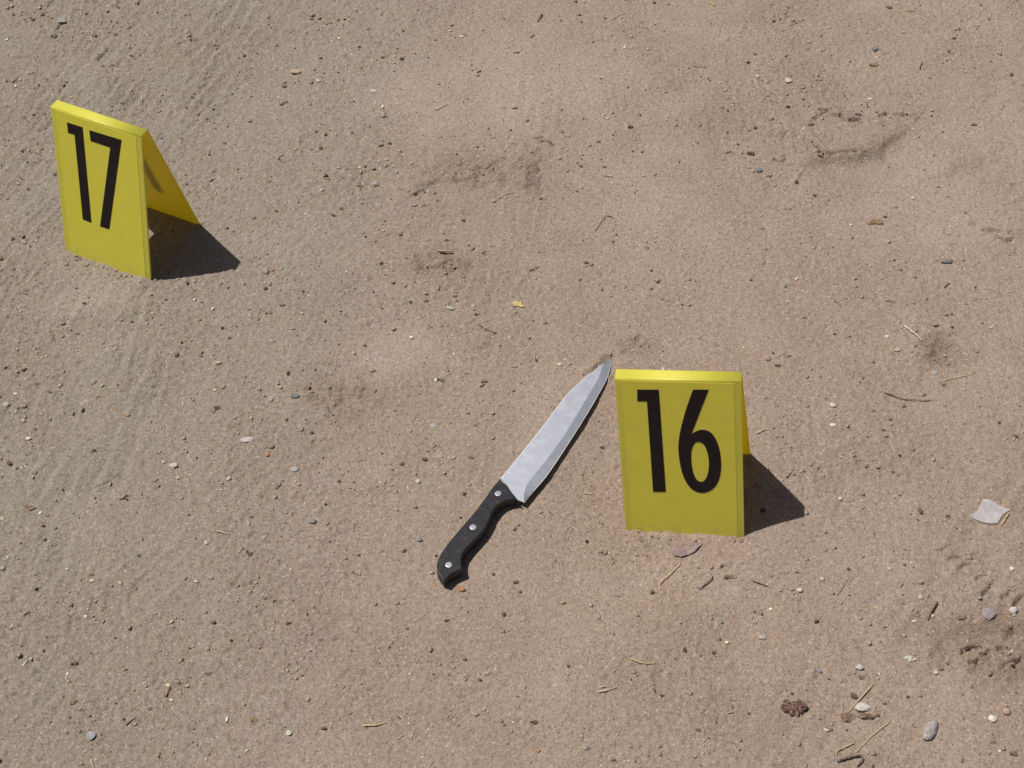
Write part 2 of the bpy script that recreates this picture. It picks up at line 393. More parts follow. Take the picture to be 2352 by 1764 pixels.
# ------------------------------------------------------------------ object helpers
def mesh_obj(name, verts, faces, mat, parent=None, smooth=False):
    me = bpy.data.meshes.new(name); me.from_pydata([tuple(v) for v in verts], [], faces); me.validate(); me.update()
    bm = bmesh.new(); bm.from_mesh(me); bmesh.ops.recalc_face_normals(bm, faces=bm.faces); bm.to_mesh(me); bm.free()
    if smooth: me.polygons.foreach_set('use_smooth', [True]*len(me.polygons))
    o = bpy.data.objects.new(name, me); COL.objects.link(o)
    if mat: me.materials.append(mat)
    if parent: o.parent = parent
    return o
def tag(o, label, cat, group=None):
    o['label'] = label; o['category'] = cat
    if group: o['group'] = group
    return o

# ------------------------------------------------------------------ the ground: one sheet, fine where the picture looks
def axis(a, b, step, reach):
    core = np.arange(a, b, step); out = []; d = step; p = 0
    while p < reach:
        d *= 1.32; p += d; out.append(p)
    out = np.array(out)
    return np.concatenate([(a-out)[::-1], core, core[-1]+out])
xs = axis(-0.68, 0.70, 0.0015, 160.0); ys = axis(0.57, 1.72, 0.0015, 160.0)
X, Y = np.meshgrid(xs, ys)
Z = np.empty_like(X)
for i in range(0, X.shape[0], 64):
    Z[i:i+64] = H(X[i:i+64], Y[i:i+64])
nx, ny = len(xs), len(ys)
co = np.stack([X.ravel(), Y.ravel(), Z.ravel()], 1).astype(np.float32)
idx = np.arange(nx*ny).reshape(ny, nx)
quads = np.stack([idx[:-1,:-1], idx[:-1,1:], idx[1:,1:], idx[1:,:-1]], -1).reshape(-1, 4).astype(np.int32)
gm = bpy.data.meshes.new('ground')
gm.vertices.add(len(co)); gm.vertices.foreach_set('co', co.ravel())
gm.loops.add(quads.size); gm.loops.foreach_set('vertex_index', quads.ravel())
gm.polygons.add(len(quads)); gm.polygons.foreach_set('loop_start', np.arange(0, quads.size, 4, dtype=np.int32))
gm.polygons.foreach_set('use_smooth', np.ones(len(quads), bool))
gm.update(calc_edges=True)
_s, _track, _rough, _left, _foot, _pale = masks(X, Y)
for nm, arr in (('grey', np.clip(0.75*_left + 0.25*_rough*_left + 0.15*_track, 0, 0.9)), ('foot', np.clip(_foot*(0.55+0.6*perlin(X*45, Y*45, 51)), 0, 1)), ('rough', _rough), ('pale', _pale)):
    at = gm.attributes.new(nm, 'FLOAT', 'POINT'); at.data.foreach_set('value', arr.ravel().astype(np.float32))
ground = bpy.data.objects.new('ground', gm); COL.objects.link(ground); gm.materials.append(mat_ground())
ground['kind'] = 'structure'

# ------------------------------------------------------------------ evidence markers
YEL = mat_yellow('yellow_plastic', (0.88, 0.82, 0.095), 0.34, (0.90, 0.86, 0.03))
YEL_BACK = mat_yellow('yellow_plastic_thin', (0.88, 0.82, 0.095), 0.56, (0.96, 0.78, 0.0))
LABEL = mat_yellow('yellow_label', (0.88, 0.80, 0.045), 0.08, (0.96, 0.78, 0.0), 0.55)
INK = mat_plain('black_print', (0.014, 0.008, 0.009), 0.55, 0, 0.25, dust=0.05)
ZOOM17 = (80, 200, 520/1761.0); ZOOM16 = (1380, 820, 520/1961.0)
def catmull(pts, k=6, closed=False):
    out = []; n = len(pts)
    rng = range(n) if closed else range(n-1)
    for i in rng:
        p0 = np.array(pts[(i-1) % n] if closed or i > 0 else pts[i]); p1 = np.array(pts[i]); p2 = np.array(pts[(i+1) % n])
        p3 = np.array(pts[(i+2) % n] if closed or i+2 < n else pts[i+1])
        for j in range(k):
            t = j/k
            out.append(tuple(0.5*((2*p1)+(-p0+p2)*t+(2*p0-5*p1+4*p2-p3)*t*t+(-p0+3*p1-3*p2+p3)*t**3)))
    if not closed: out.append(tuple(pts[-1]))
    return out
SIX_OUT = [(798,284),(935,284)] + catmull([(935,284),(862,470),(785,668)], 5)[1:-1] + \
    catmull([(785,668),(830,643),(885,632),(945,650),(995,708),(1027,795),(1043,910),(1037,1015),(1010,1095),(958,1153),(885,1177),(812,1160),(755,1108),(712,1025),(686,925),(671,800),(679,690),(702,580),(742,440),(798,284)], 5)[:-1]
SIX_IN = catmull([(845,735),(893,760),(923,828),(937,910),(930,1000),(905,1062),(870,1083),(828,1060),(798,992),(783,900),(786,815),(807,757)], 4, True)
DIG = {16: [([(312,284),(500,284),(562,1166),(452,1166),(398,384),(315,384)], None), (SIX_OUT, SIX_IN)],
       17: [([(255,270),(375,308),(440,1047),(373,1020),(313,365),(262,350)], None), ([(428,330),(677,405),(580,1098),(508,1075),(590,463),(437,412)], None)]}
COR = {16: [(118,190),(1218,215),(1245,1562),(217,1510)], 17: [(128,150),(828,378),(905,1518),(235,1272)]}
def homog(src, dst):
    A = []; b = []
    for (x, y), (u, v) in zip(src, dst):
        A += [[x, y, 1, 0, 0, 0, -u*x, -u*y], [0, 0, 0, x, y, 1, -v*x, -v*y]]; b += [u, v]
    h = np.linalg.solve(np.array(A, float), np.array(b, float))
    return lambda p: ((h[0]*p[0]+h[1]*p[1]+h[2])/(h[6]*p[0]+h[7]*p[1]+1), (h[3]*p[0]+h[4]*p[1]+h[5])/(h[6]*p[0]+h[7]*p[1]+1))
def slab(name, loops, f_top, f_bot, mat, parent):
    pts = [p for l in loops for p in l]; n = len(pts)
    tri = tessellate_polygon([[Vector((p[0], p[1], 0)) for p in l] for l in loops])
    verts = [f_top(*p) for p in pts] + [f_bot(*p) for p in pts]
    faces = [tuple(t) for t in tri] + [tuple(n+i for i in reversed(t)) for t in tri]
    o = 0
    for l in loops:
        k = len(l)
        for i in range(k): faces.append((o+i, o+(i+1) % k, n+o+(i+1) % k, n+o+i))
        o += k
    return mesh_obj(name, verts, faces, mat, parent)
def evidence_marker(num, label):
    (cx, cy), yaw, a, rx, ry = POSE[num]
    root = bpy.data.objects.new('evidence_marker', None); COL.objects.link(root); root.empty_display_size = 0.05
    root.matrix_world = Matrix.Translation((cx, cy, 0)) @ rotm(yaw, rx, ry).to_4x4()
    tag(root, label, 'evidence marker')
    sl = Vector((0, MT-a, MH)); Ls = sl.length; sl.normalize()            # up the front panel (y grows inward)
    up_f = Vector((0, a-MT, MH)).normalized(); up_b = Vector((0, -(a-MT), MH)).normalized()
    nf = Vector((0, -up_f.z, up_f.y)); nb = Vector((0, up_b.z, -up_b.y))
    TH = 0.0020; R = 0.0014; BUR = 0.011
    tf = Vector((0, -MT, MH)); tb = Vector((0, MT, MH))
    # outer profile of the fold: rounded at both creases
    def fillet(p, d1, d2, r, k=6):          # bezier fillet between point-d1*r and point+d2*r
        out = []
        for i in range(k+1):
            t = i/k; q0 = p-d1*r; q2 = p+d2*r
            out.append(q0*(1-t)**2 + p*2*t*(1-t) + q2*t*t)
        return out
    yv = Vector((0, 1, 0))
    ff = fillet(tf, up_f, yv, R); fb = fillet(tb, yv, -up_b, R)
    front = [tf - up_f*(Ls+BUR), ff[0]]
    ridge = ff + fb
    back = [fb[-1], tb - up_b*(Ls+BUR)]
    def inner(p, i, seg):
        if seg == 'front': return p - nf*TH
        if seg == 'back': return p - nb*TH
        t = i/(len(ridge)-1)
        c = Vector((0, 0, MH-0.006)); 
        n_ = nf*(1-t)**2 + Vector((0, 0, 1))*2*t*(1-t)*1.4 + nb*t*t
        return p - n_.normalized()*TH
    def sheet(name, pts, seg):
        verts = []; faces = []; N = len(pts)
        for x in (-MW/2, MW/2):
            for i, p in enumerate(pts): verts.append(Vector((x, p.y, p.z)))
            for i, p in enumerate(pts):
                q = inner(p, i, seg); verts.append(Vector((x, q.y, q.z)))
        o = 2*N
        for i in range(N-1):
            faces += [(i, i+1, o+i+1, o+i), (N+i, o+N+i, o+N+i+1, N+i+1), (i, N+i, N+i+1, i+1), (o+i, o+i+1, o+N+i+1, o+N+i)]
        ob = mesh_obj(name, verts, faces, YEL_BACK if seg == 'back' else YEL, root)
        if seg == 'ridge':
            me = ob.data
            for p in me.polygons: p.use_smooth = abs(p.normal.x) < 0.5
        return ob
    sheet('front_panel', front, 'front'); sheet('top_fold', ridge, 'ridge'); sheet('back_panel', back, 'back')
    def fpt(side, off):
        def g(u, v):
            if side == 'f': p = tf - up_f*v + nf*off; return Vector((-MW/2+u, p.y, p.z))
            p = tb - up_b*v + nb*off; return Vector((MW/2-u, p.y, p.z))
        return g
    hom = homog(COR[num], [(0, 0), (MW, 0), (MW, Ls), (0, Ls)])
    e = 0.0062
    for side in 'fb':
        lab = [(e, 0.0022), (MW-e, 0.0022), (MW-e, Ls+0.008), (e, Ls+0.008)]
        ls = slab('label_sheet', [lab], fpt(side, 0.00022), fpt(side, -0.0002), LABEL, root) if side == 'f' else root
        for outer, hole in DIG[num]:
            loops = [[hom(p) for p in outer]] + ([[hom(p) for p in hole]] if hole else [])
            slab('digit', loops, fpt(side, 0.0005), fpt(side, 0.0001), INK, ls)
    return root
evidence_marker(17, 'yellow folded plastic evidence marker numbered 17, turned sideways, at the left')
evidence_marker(16, 'yellow folded plastic evidence marker numbered 16, standing right of the knife tip')

# ------------------------------------------------------------------ kitchen knife
def mat_steel(name, col, rough, smear=0.5):
    m, n, out = new_mat(name); L = n.links
    geo = node(n, 'ShaderNodeNewGeometry')
    mp = node(n, 'ShaderNodeMapping'); mp.inputs['Rotation'].default_value = (0, 0, -math.atan2(_ka[1], _ka[0])); mp2 = node(n, 'ShaderNodeMapping'); mp2.inputs['Scale'].default_value = (30, 900, 1)
    L.new(geo.outputs['Position'], mp.inputs[0]); L.new(mp.outputs[0], mp2.inputs[0]); mp = mp2
    br = node(n, 'ShaderNodeTexNoise'); br.inputs['Scale'].default_value = 1.0; br.inputs['Detail'].default_value = 5; L.new(mp.outputs[0], br.inputs['Vector'])
    sm = node(n, 'ShaderNodeTexNoise'); sm.inputs['Scale'].default_value = 110; sm.inputs['Detail'].default_value = 7; sm.inputs['Roughness'].default_value = 0.7; L.new(geo.outputs['Position'], sm.inputs['Vector'])
    c = mix(n, ramp(n, br.outputs['Fac'], 0.3, 0.7), tuple(v*0.96 for v in col), tuple(min(1, v*1.03) for v in col))
    # thin smears and specks of dust
    dq = n.nodes.new('ShaderNodeMath'); dq.operation = 'MULTIPLY'; L.new(ramp(n, sm.outputs['Fac'], 0.53, 0.68), dq.inputs[0]); dq.inputs[1].default_value = smear
    c = mix(n, dq.outputs[0], c, (0.92, 0.90, 0.88))
    b = node(n, 'ShaderNodeBsdfPrincipled'); b.inputs['Metallic'].default_value = 0.82
    L.new(c, b.inputs['Base Color'])
    rr = n.nodes.new('ShaderNodeMapRange'); L.new(sm.outputs['Fac'], rr.inputs[0]); rr.inputs[3].default_value = rough-0.05; rr.inputs[4].default_value = rough+0.08
    L.new(rr.outputs[0], b.inputs['Roughness'])
    bp = node(n, 'ShaderNodeBump'); bp.inputs['Strength'].default_value = 0.10; bp.inputs['Distance'].default_value = 0.0003
    L.new(br.outputs['Fac'], bp.inputs['Height']); L.new(bp.outputs[0], b.inputs['Normal']); L.new(b.outputs[0], out.inputs[0])
    return m
def resample(pts, n):
    P = [Vector(p) for p in pts]; d = [0]
    for i in range(1, len(P)): d.append(d[-1]+(P[i]-P[i-1]).length)
    out = []
    for k in range(n):
        s = d[-1]*k/(n-1); i = 1
        while i < len(P)-1 and d[i] < s: i += 1
        t = (s-d[i-1])/max(d[i]-d[i-1], 1e-9); out.append(P[i-1].lerp(P[i], t))
    return out
def kitchen_knife():
    root = bpy.data.objects.new('kitchen_knife', None); COL.objects.link(root); root.empty_display_size = 0.05
    org = kp(600, 900); root.location = (org.x, org.y, float(H(org.x, org.y, fine=False)))
    tag(root, 'kitchen knife with steel blade and riveted black handle lying on the sand', 'knife')
    loc = root.location.copy()
    def L(v): return v - loc
    spine = catmull([(492,872),(640,690),(780,515),(925,322),(1000,247),(1070,182),(1150,116),(1192,78),(1228,50)], 3)
    edge = catmull([(655,1033),(725,945),(800,858),(900,712),(1000,557),(1090,412),(1170,272),(1215,180),(1237,75),(1228,50)], 3)
    bev = catmull([(655,1033),(649,985),(664,925),(690,880),(720,845),(800,745),(880,638),(960,518),(1050,368),(1140,214),(1163,160),(1186,92),(1228,50)], 3)
    N = 40; TS = 0.0019
    sp = [L(kp(*p)) for p in spine]; bv = resample([L(kp(*p)) for p in bev], N)
    eg = resample([L(kp(*p, -0.0011)) for p in edge], N)
    backb = [L(kp(x, y)) for x, y in ((608,1013),(575,965),(540,915))]
    # upper flat: spine chamfer, flat face, ground bevel, lower face
    verts = []; faces = []
    def add(v): verts.append(v); return len(verts)-1
    up = Vector((0, 0, 1))
    ax = Vector((_ka[0], _ka[1], 0)); side = Vector((-ax.y, ax.x, 0))      # towards the spine
    s_in = [add(v - side*0.0009*(1 if i < len(sp)-3 else 0.2)) for i, v in enumerate(sp)]
    s_out = [add(v - up*0.0006) for v in sp]
    s_low = [add(v - up*TS) for v in sp]
    b_i = [add(v) for v in bv]; e_i = [add(v) for v in eg]; e_lo = [add(v - up*0.0003) for v in eg]
    bk = [add(v) for v in backb]; bkl = [add(v - up*TS) for v in backb]
    poly = s_in + b_i[::-1][1:] + bk
    tri = tessellate_polygon([[Vector((verts[i].x, verts[i].y, 0)) for i in poly]])
    faces += [tuple(poly[i] for i in t) for t in tri]
    for i in range(len(sp)-1):
        faces += [(s_out[i], s_low[i], s_low[i+1], s_out[i+1])]
    bfaces = []
    low = s_low + e_lo[::-1][1:] + bkl
    tri = tessellate_polygon([[Vector((verts[i].x, verts[i].y, 0)) for i in low]])
    faces += [tuple(low[i] for i in t) for t in tri]
    blade = mesh_obj('blade', verts, faces, mat_steel('steel_flat', (0.67, 0.685, 0.745), 0.42), root)
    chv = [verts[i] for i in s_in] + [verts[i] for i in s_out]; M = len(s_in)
    EDGE_GLINT = mat_plain('painted_edge_glint', (0.78, 0.78, 0.80), 0.5, 0.25, 0.6, 500, 0.08)  # glint on the knife edges painted as a pale, barely metallic colour
    mesh_obj('spine_glint', chv, [(i, M+i, M+i+1, i+1) for i in range(M-1)], EDGE_GLINT, blade)  # spine chamfer, its sun highlight put into the colour
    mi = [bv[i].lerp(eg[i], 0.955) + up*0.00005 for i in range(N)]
    mesh_obj('cutting_edge_glint', mi + [v + up*0.00005 for v in eg], [(i, i+1, N+i+1, N+i) for i in range(3, N-1)], EDGE_GLINT, blade)  # added pale strip, a painted glint along the cutting edge
    v2 = list(bv) + list(eg) + [v - up*0.0003 for v in eg]
    f2 = [(i, i+1, N+i+1, N+i) for i in range(N-2)] + [(N-2, N-1, 2*N-2)] + [(N+i, N+i+1, 2*N+i+1, 2*N+i) for i in range(N-1)]
    mesh_obj('cutting_bevel', v2, f2, mat_steel('steel_bevel', (0.56, 0.575, 0.62), 0.40, 0.15), blade)
    # handle
    HT = 0.0052; HB = -0.0072
    left = catmull([(490,873),(440,930),(375,1022),(298,1120),(205,1228),(132,1318),(86,1388),(67,1445),(70,1490)], 3) + [(88,1520),(112,1550),(120,1552)]
    right = [(158,1508),(232,1474)] + catmull([(238,1466),(229,1425),(243,1365),(300,1300),(370,1228),(410,1160),(440,1092),(480,1044),(530,1016),(590,1004)], 3) + [(612,1012),(560,950)]
    out_px = left + right
    top = [L(kp(x, y, HT)) for x, y in out_px]
    n = len(top)
    # rounded cross-section: rings stepping outward/downward
    cen = sum(top, Vector())/n
    nrm = []
    for i in range(n):
        t = (top[(i+1) % n]-top[i-1]); t.z = 0; t.normalize()
        nrm.append(Vector((t.y, -t.x, 0)))
    area = sum(top[i].x*top[(i+1) % n].y-top[(i+1) % n].x*top[i].y for i in range(n))
    sg = 1 if area > 0 else -1
    rings = []
    for ins, dz in ((0.0009, 0.0), (0.00035, -0.0002), (0.0, -0.0009), (0.0, HB-HT+0.0009), (0.0009, HB-HT)):
        rings.append([v - nrm[i]*sg*ins + up*dz for i, v in enumerate(top)])
    verts = [v for r in rings for v in r]; faces = []
    for k in range(len(rings)-1):
        for i in range(n):
            faces.append((k*n+i, k*n+(i+1) % n, (k+1)*n+(i+1) % n, (k+1)*n+i))
    tri = tessellate_polygon([[Vector((v.x, v.y, 0)) for v in rings[0]]]); faces += [tuple(t) for t in tri]
    tri = tessellate_polygon([[Vector((v.x, v.y, 0)) for v in rings[-1]]]); faces += [tuple((len(rings)-1)*n+i for i in t) for t in tri]
    h = mesh_obj('handle', verts, faces, mat_plain('black_handle_plastic', (0.017, 0.017, 0.020), 0.45, 0, 0.4, 500, 0.25, 0.25, 0.16), root)
    rv = mat_plain('rivet_metal', (0.44, 0.44, 0.48), 0.42, 0.85, 0.5, 600, 0.15, 0.1)
    for x, y in ((478,970),(310,1195),(148,1447)):
        c = L(kp(x, y, HT)); vs = []; fs = []; K = 20; r = 0.0031
        for rr, dz in ((r, -0.0008), (r, 0.00008), (r*0.85, 0.00018)):
            for k in range(K): vs.append(c + Vector((rr*math.cos(2*math.pi*k/K), rr*math.sin(2*math.pi*k/K), dz)))
        vs.append(c + up*0.00020)
        for q in range(2):
            for k in range(K): fs.append((q*K+k, q*K+(k+1) % K, (q+1)*K+(k+1) % K, (q+1)*K+k))
        for k in range(K): fs.append((2*K+k, 2*K+(k+1) % K, 3*K))
        mesh_obj('rivet', vs, fs, rv, h, smooth=False)
    return root
kitchen_knife()

# ------------------------------------------------------------------ debris on the ground
from mathutils import noise as mnoise
SEED = [100]
def mpp(u, v): return -CAM_H/ray(u, v)[2]/(FOC*PW)*1.0
def ico(sub):
    bm = bmesh.new(); bmesh.ops.create_icosphere(bm, subdivisions=sub, radius=1.0)
    v = [x.co.copy() for x in bm.verts]; f = [tuple(q.index for q in p.verts) for p in bm.faces]; bm.free()
    return v, f
ICO2, ICO1 = ico(2), ico(1)
def blob(seed, angular, rough=0.22):
    r = random.Random(seed); off = Vector((r.uniform(-50, 50), r.uniform(-50, 50), r.uniform(-50, 50)))
    vs = []
    planes = []
    for k in range(8):
        d = Vector((r.gauss(0, 1), r.gauss(0, 1), r.gauss(0, 1))).normalized(); planes.append((d, r.uniform(0.62, 0.9)))
    for v in ICO2[0]:
        q = v*(1 + rough*1.5*mnoise.noise(v*1.1+off) + 0.22*mnoise.noise(v*2.6+off))
        for d, k in planes:
            e = q.dot(d)-k
            if e > 0: q = q - d*e*angular
        vs.append(q)
    lo = [min(v[i] for v in vs) for i in range(3)]; hi = [max(v[i] for v in vs) for i in range(3)]
    return [Vector([(v[i]-(lo[i]+hi[i])/2)/((hi[i]-lo[i])/2) for i in range(3)]) for v in vs], ICO2[1]
def place(name, center, verts, faces, mat, label, cat, group=None, smooth=True):
    o = mesh_obj(name, [v-center for v in verts], faces, mat, None, smooth); o.location = center
    return tag(o, label, cat, group)
def stone(reg, x, y, wz, hz, colour, label, name='pebble', ang=0.7, flat=0.6, rot=0.0, group='loose pebbles on the sand', cat=None):
    SEED[0] += 1
    u, v = px(reg, x, y); g = gpt(u, v); k = mpp(u, v)
    a = wz*ZK*k*0.5; dep = hz*ZK*k*0.5/(0.79+0.45*flat); z = dep*flat
    a = max(a, 0.0016); dep = max(dep, 0.0013); z = max(z, 0.0011)
    vs, fs = blob(SEED[0], ang)
    c, s_ = math.cos(rot), math.sin(rot)
    base = Vector((g[0], g[1] - 0.35*z, 0)); base.z = float(H(base.x, base.y))
    out = []
    for q in vs:
        X_, Y_ = q.x*a, q.y*dep
        out.append(base + Vector((c*X_-s_*Y_, s_*X_+c*Y_, q.z*z + z*0.62)))
    return place(name, base, out, fs, pal(colour), label, cat or name.split('_')[-1], group, smooth=ang < 0.75)
def tube(pts, rad, sides=6, wob=0.15, seed=1, flatz=1.0):
    r = random.Random(seed); n = len(pts); verts = []; faces = []
    for i, p in enumerate(pts):
        t = pts[min(i+1, n-1)]-pts[max(i-1, 0)]; t.normalize()
        s_ = t.cross(Vector((0, 0, 1))).normalized(); b = s_.cross(t)
        rr = rad[i]*(1+r.uniform(-wob, wob))
        for k in range(sides):
            a = 2*math.pi*k/sides + 0.3
            verts.append(p + s_*rr*math.cos(a) + b*rr*flatz*math.sin(a))
    for i in range(n-1):
        for k in range(sides):
            faces.append((i*sides+k, i*sides+(k+1) % sides, (i+1)*sides+(k+1) % sides, (i+1)*sides+k))
    faces.append(tuple(range(sides))); faces.append(tuple((n-1)*sides+k for k in range(sides)))
    return verts, faces
def stick(reg, pts, wz, colour, label, name='twig', lift=0.0, taper=0.6, group=None):
    SEED[0] += 1; r = random.Random(SEED[0])
    cur = catmull(pts, 5) if len(pts) > 2 else [tuple(np.array(pts[0])*(1-t)+np.array(pts[1])*t) for t in np.linspace(0, 1, 7)]
    n = len(cur); P3 = []
    u0, v0 = px(reg, *cur[0]); rad0 = max(wz*ZK*mpp(u0, v0)*0.42, 0.00036)
    for i, p in enumerate(cur):
        g = gpt(*px(reg, *p)); t = i/(n-1)
        g = g + np.array([r.uniform(-1, 1), r.uniform(-1, 1), 0])*rad0*0.25
        P3.append(Vector((g[0], g[1], float(H(g[0], g[1], fine=False)) + rad0*1.0 + 0.0004 + lift*math.sin(math.pi*t))))
    zs = [p.z for p in P3]
    for i in range(n): P3[i].z = (zs[max(i-1, 0)]+zs[i]*2+zs[min(i+1, n-1)])/4
    rad = [rad0*(1-(1-taper)*i/(n-1)) for i in range(n)]
    vs, fs = tube(P3, rad, 6, 0.15, SEED[0], 0.6 if name == 'straw' else 1.0)
    return place(name, P3[n//2].copy(), vs, fs, pal(colour), label, name.replace('_', ' '), group or ('bits of straw' if name == 'straw' else 'small twigs'))
def clump(reg, x, y, wz, hz, colour, label, n=7, name='soil_clod', cat='clod', seed=None, size=0.42):
    SEED[0] += 1; r = random.Random(seed or SEED[0])
    u, v = px(reg, x, y); g = gpt(u, v); k = mpp(u, v)
    a = wz*ZK*k*0.5; b = hz*ZK*k*0.5/1.05
    base = Vector((g[0], g[1]-b*0.2, 0)); base.z = float(H(base.x, base.y))
    V = []; Fs = []
    for i in range(n):
        an = 2*math.pi*i/max(n-1, 1)+r.uniform(-.4, .4); d = 0 if i == 0 else r.uniform(0.42, 0.68)
        sx = a*size*r.uniform(0.5, 1.5)*(1.75 if i == 0 else 1); sy = b*size*r.uniform(0.5, 1.5)*(1.75 if i == 0 else 1); sz = min(sx, sy)*r.uniform(0.45, 0.8)
        vs, fs = blob(r.randint(0, 99999), 0.92, 0.6); o = len(V)
        c0 = base + Vector((a*d*math.cos(an), b*d*math.sin(an), sz*0.55))
        V += [c0+Vector((q.x*sx, q.y*sy, q.z*sz)) for q in vs]; Fs += [tuple(o+i_ for i_ in f) for f in fs]
    return place(name, base, V, Fs, pal(colour), label, cat, smooth=False)
def sheetlet(pix, mat, label, name, cat, curl=0.002, thick=0.0003, lift=0.0012, seed=3, freq=60, inner=2):
    """thin flake: outline (photo pixels) filled with a fan of rings, crumpled, with thickness"""
    pts = [Vector(gpt(u, v)) for u, v in pix]; n = len(pts)
    c = sum(pts, Vector())/n
    rings = [[c.lerp(p, (k+1)/(inner+1)) for p in pts] for k in range(inner+1)]
    allp = [c] + [p for r in rings for p in r]
    def zz(p, d):
        return float(H(p.x, p.y, fine=False)) + lift + curl*mnoise.noise(Vector((p.x*freq+seed, p.y*freq, seed))) + curl*0.9*d
    dd = [0] + [((k+1)/(inner+1))**2*(0.2+0.8*max(0, mnoise.noise(Vector((i*0.7, seed, 1.3))))) for k in range(inner+1) for i in range(n)]
    top = [Vector((p.x, p.y, zz(p, d))) for p, d in zip(allp, dd)]
    bot = [p - Vector((0, 0, thick)) for p in top]; m = len(top)
    f = [(0, 1+i, 1+(i+1) % n) for i in range(n)]
    for k in range(inner):
        for i in range(n): f.append((1+k*n+i, 1+(k+1)*n+i, 1+(k+1)*n+(i+1) % n, 1+k*n+(i+1) % n))
    faces = f + [tuple(m+i for i in reversed(q)) for q in f]
    o = 1+inner*n
    for i in range(n): faces.append((o+i, m+o+i, m+o+(i+1) % n, o+(i+1) % n))
    return place(name, c, top+bot, faces, mat, label, cat, None, smooth=False)

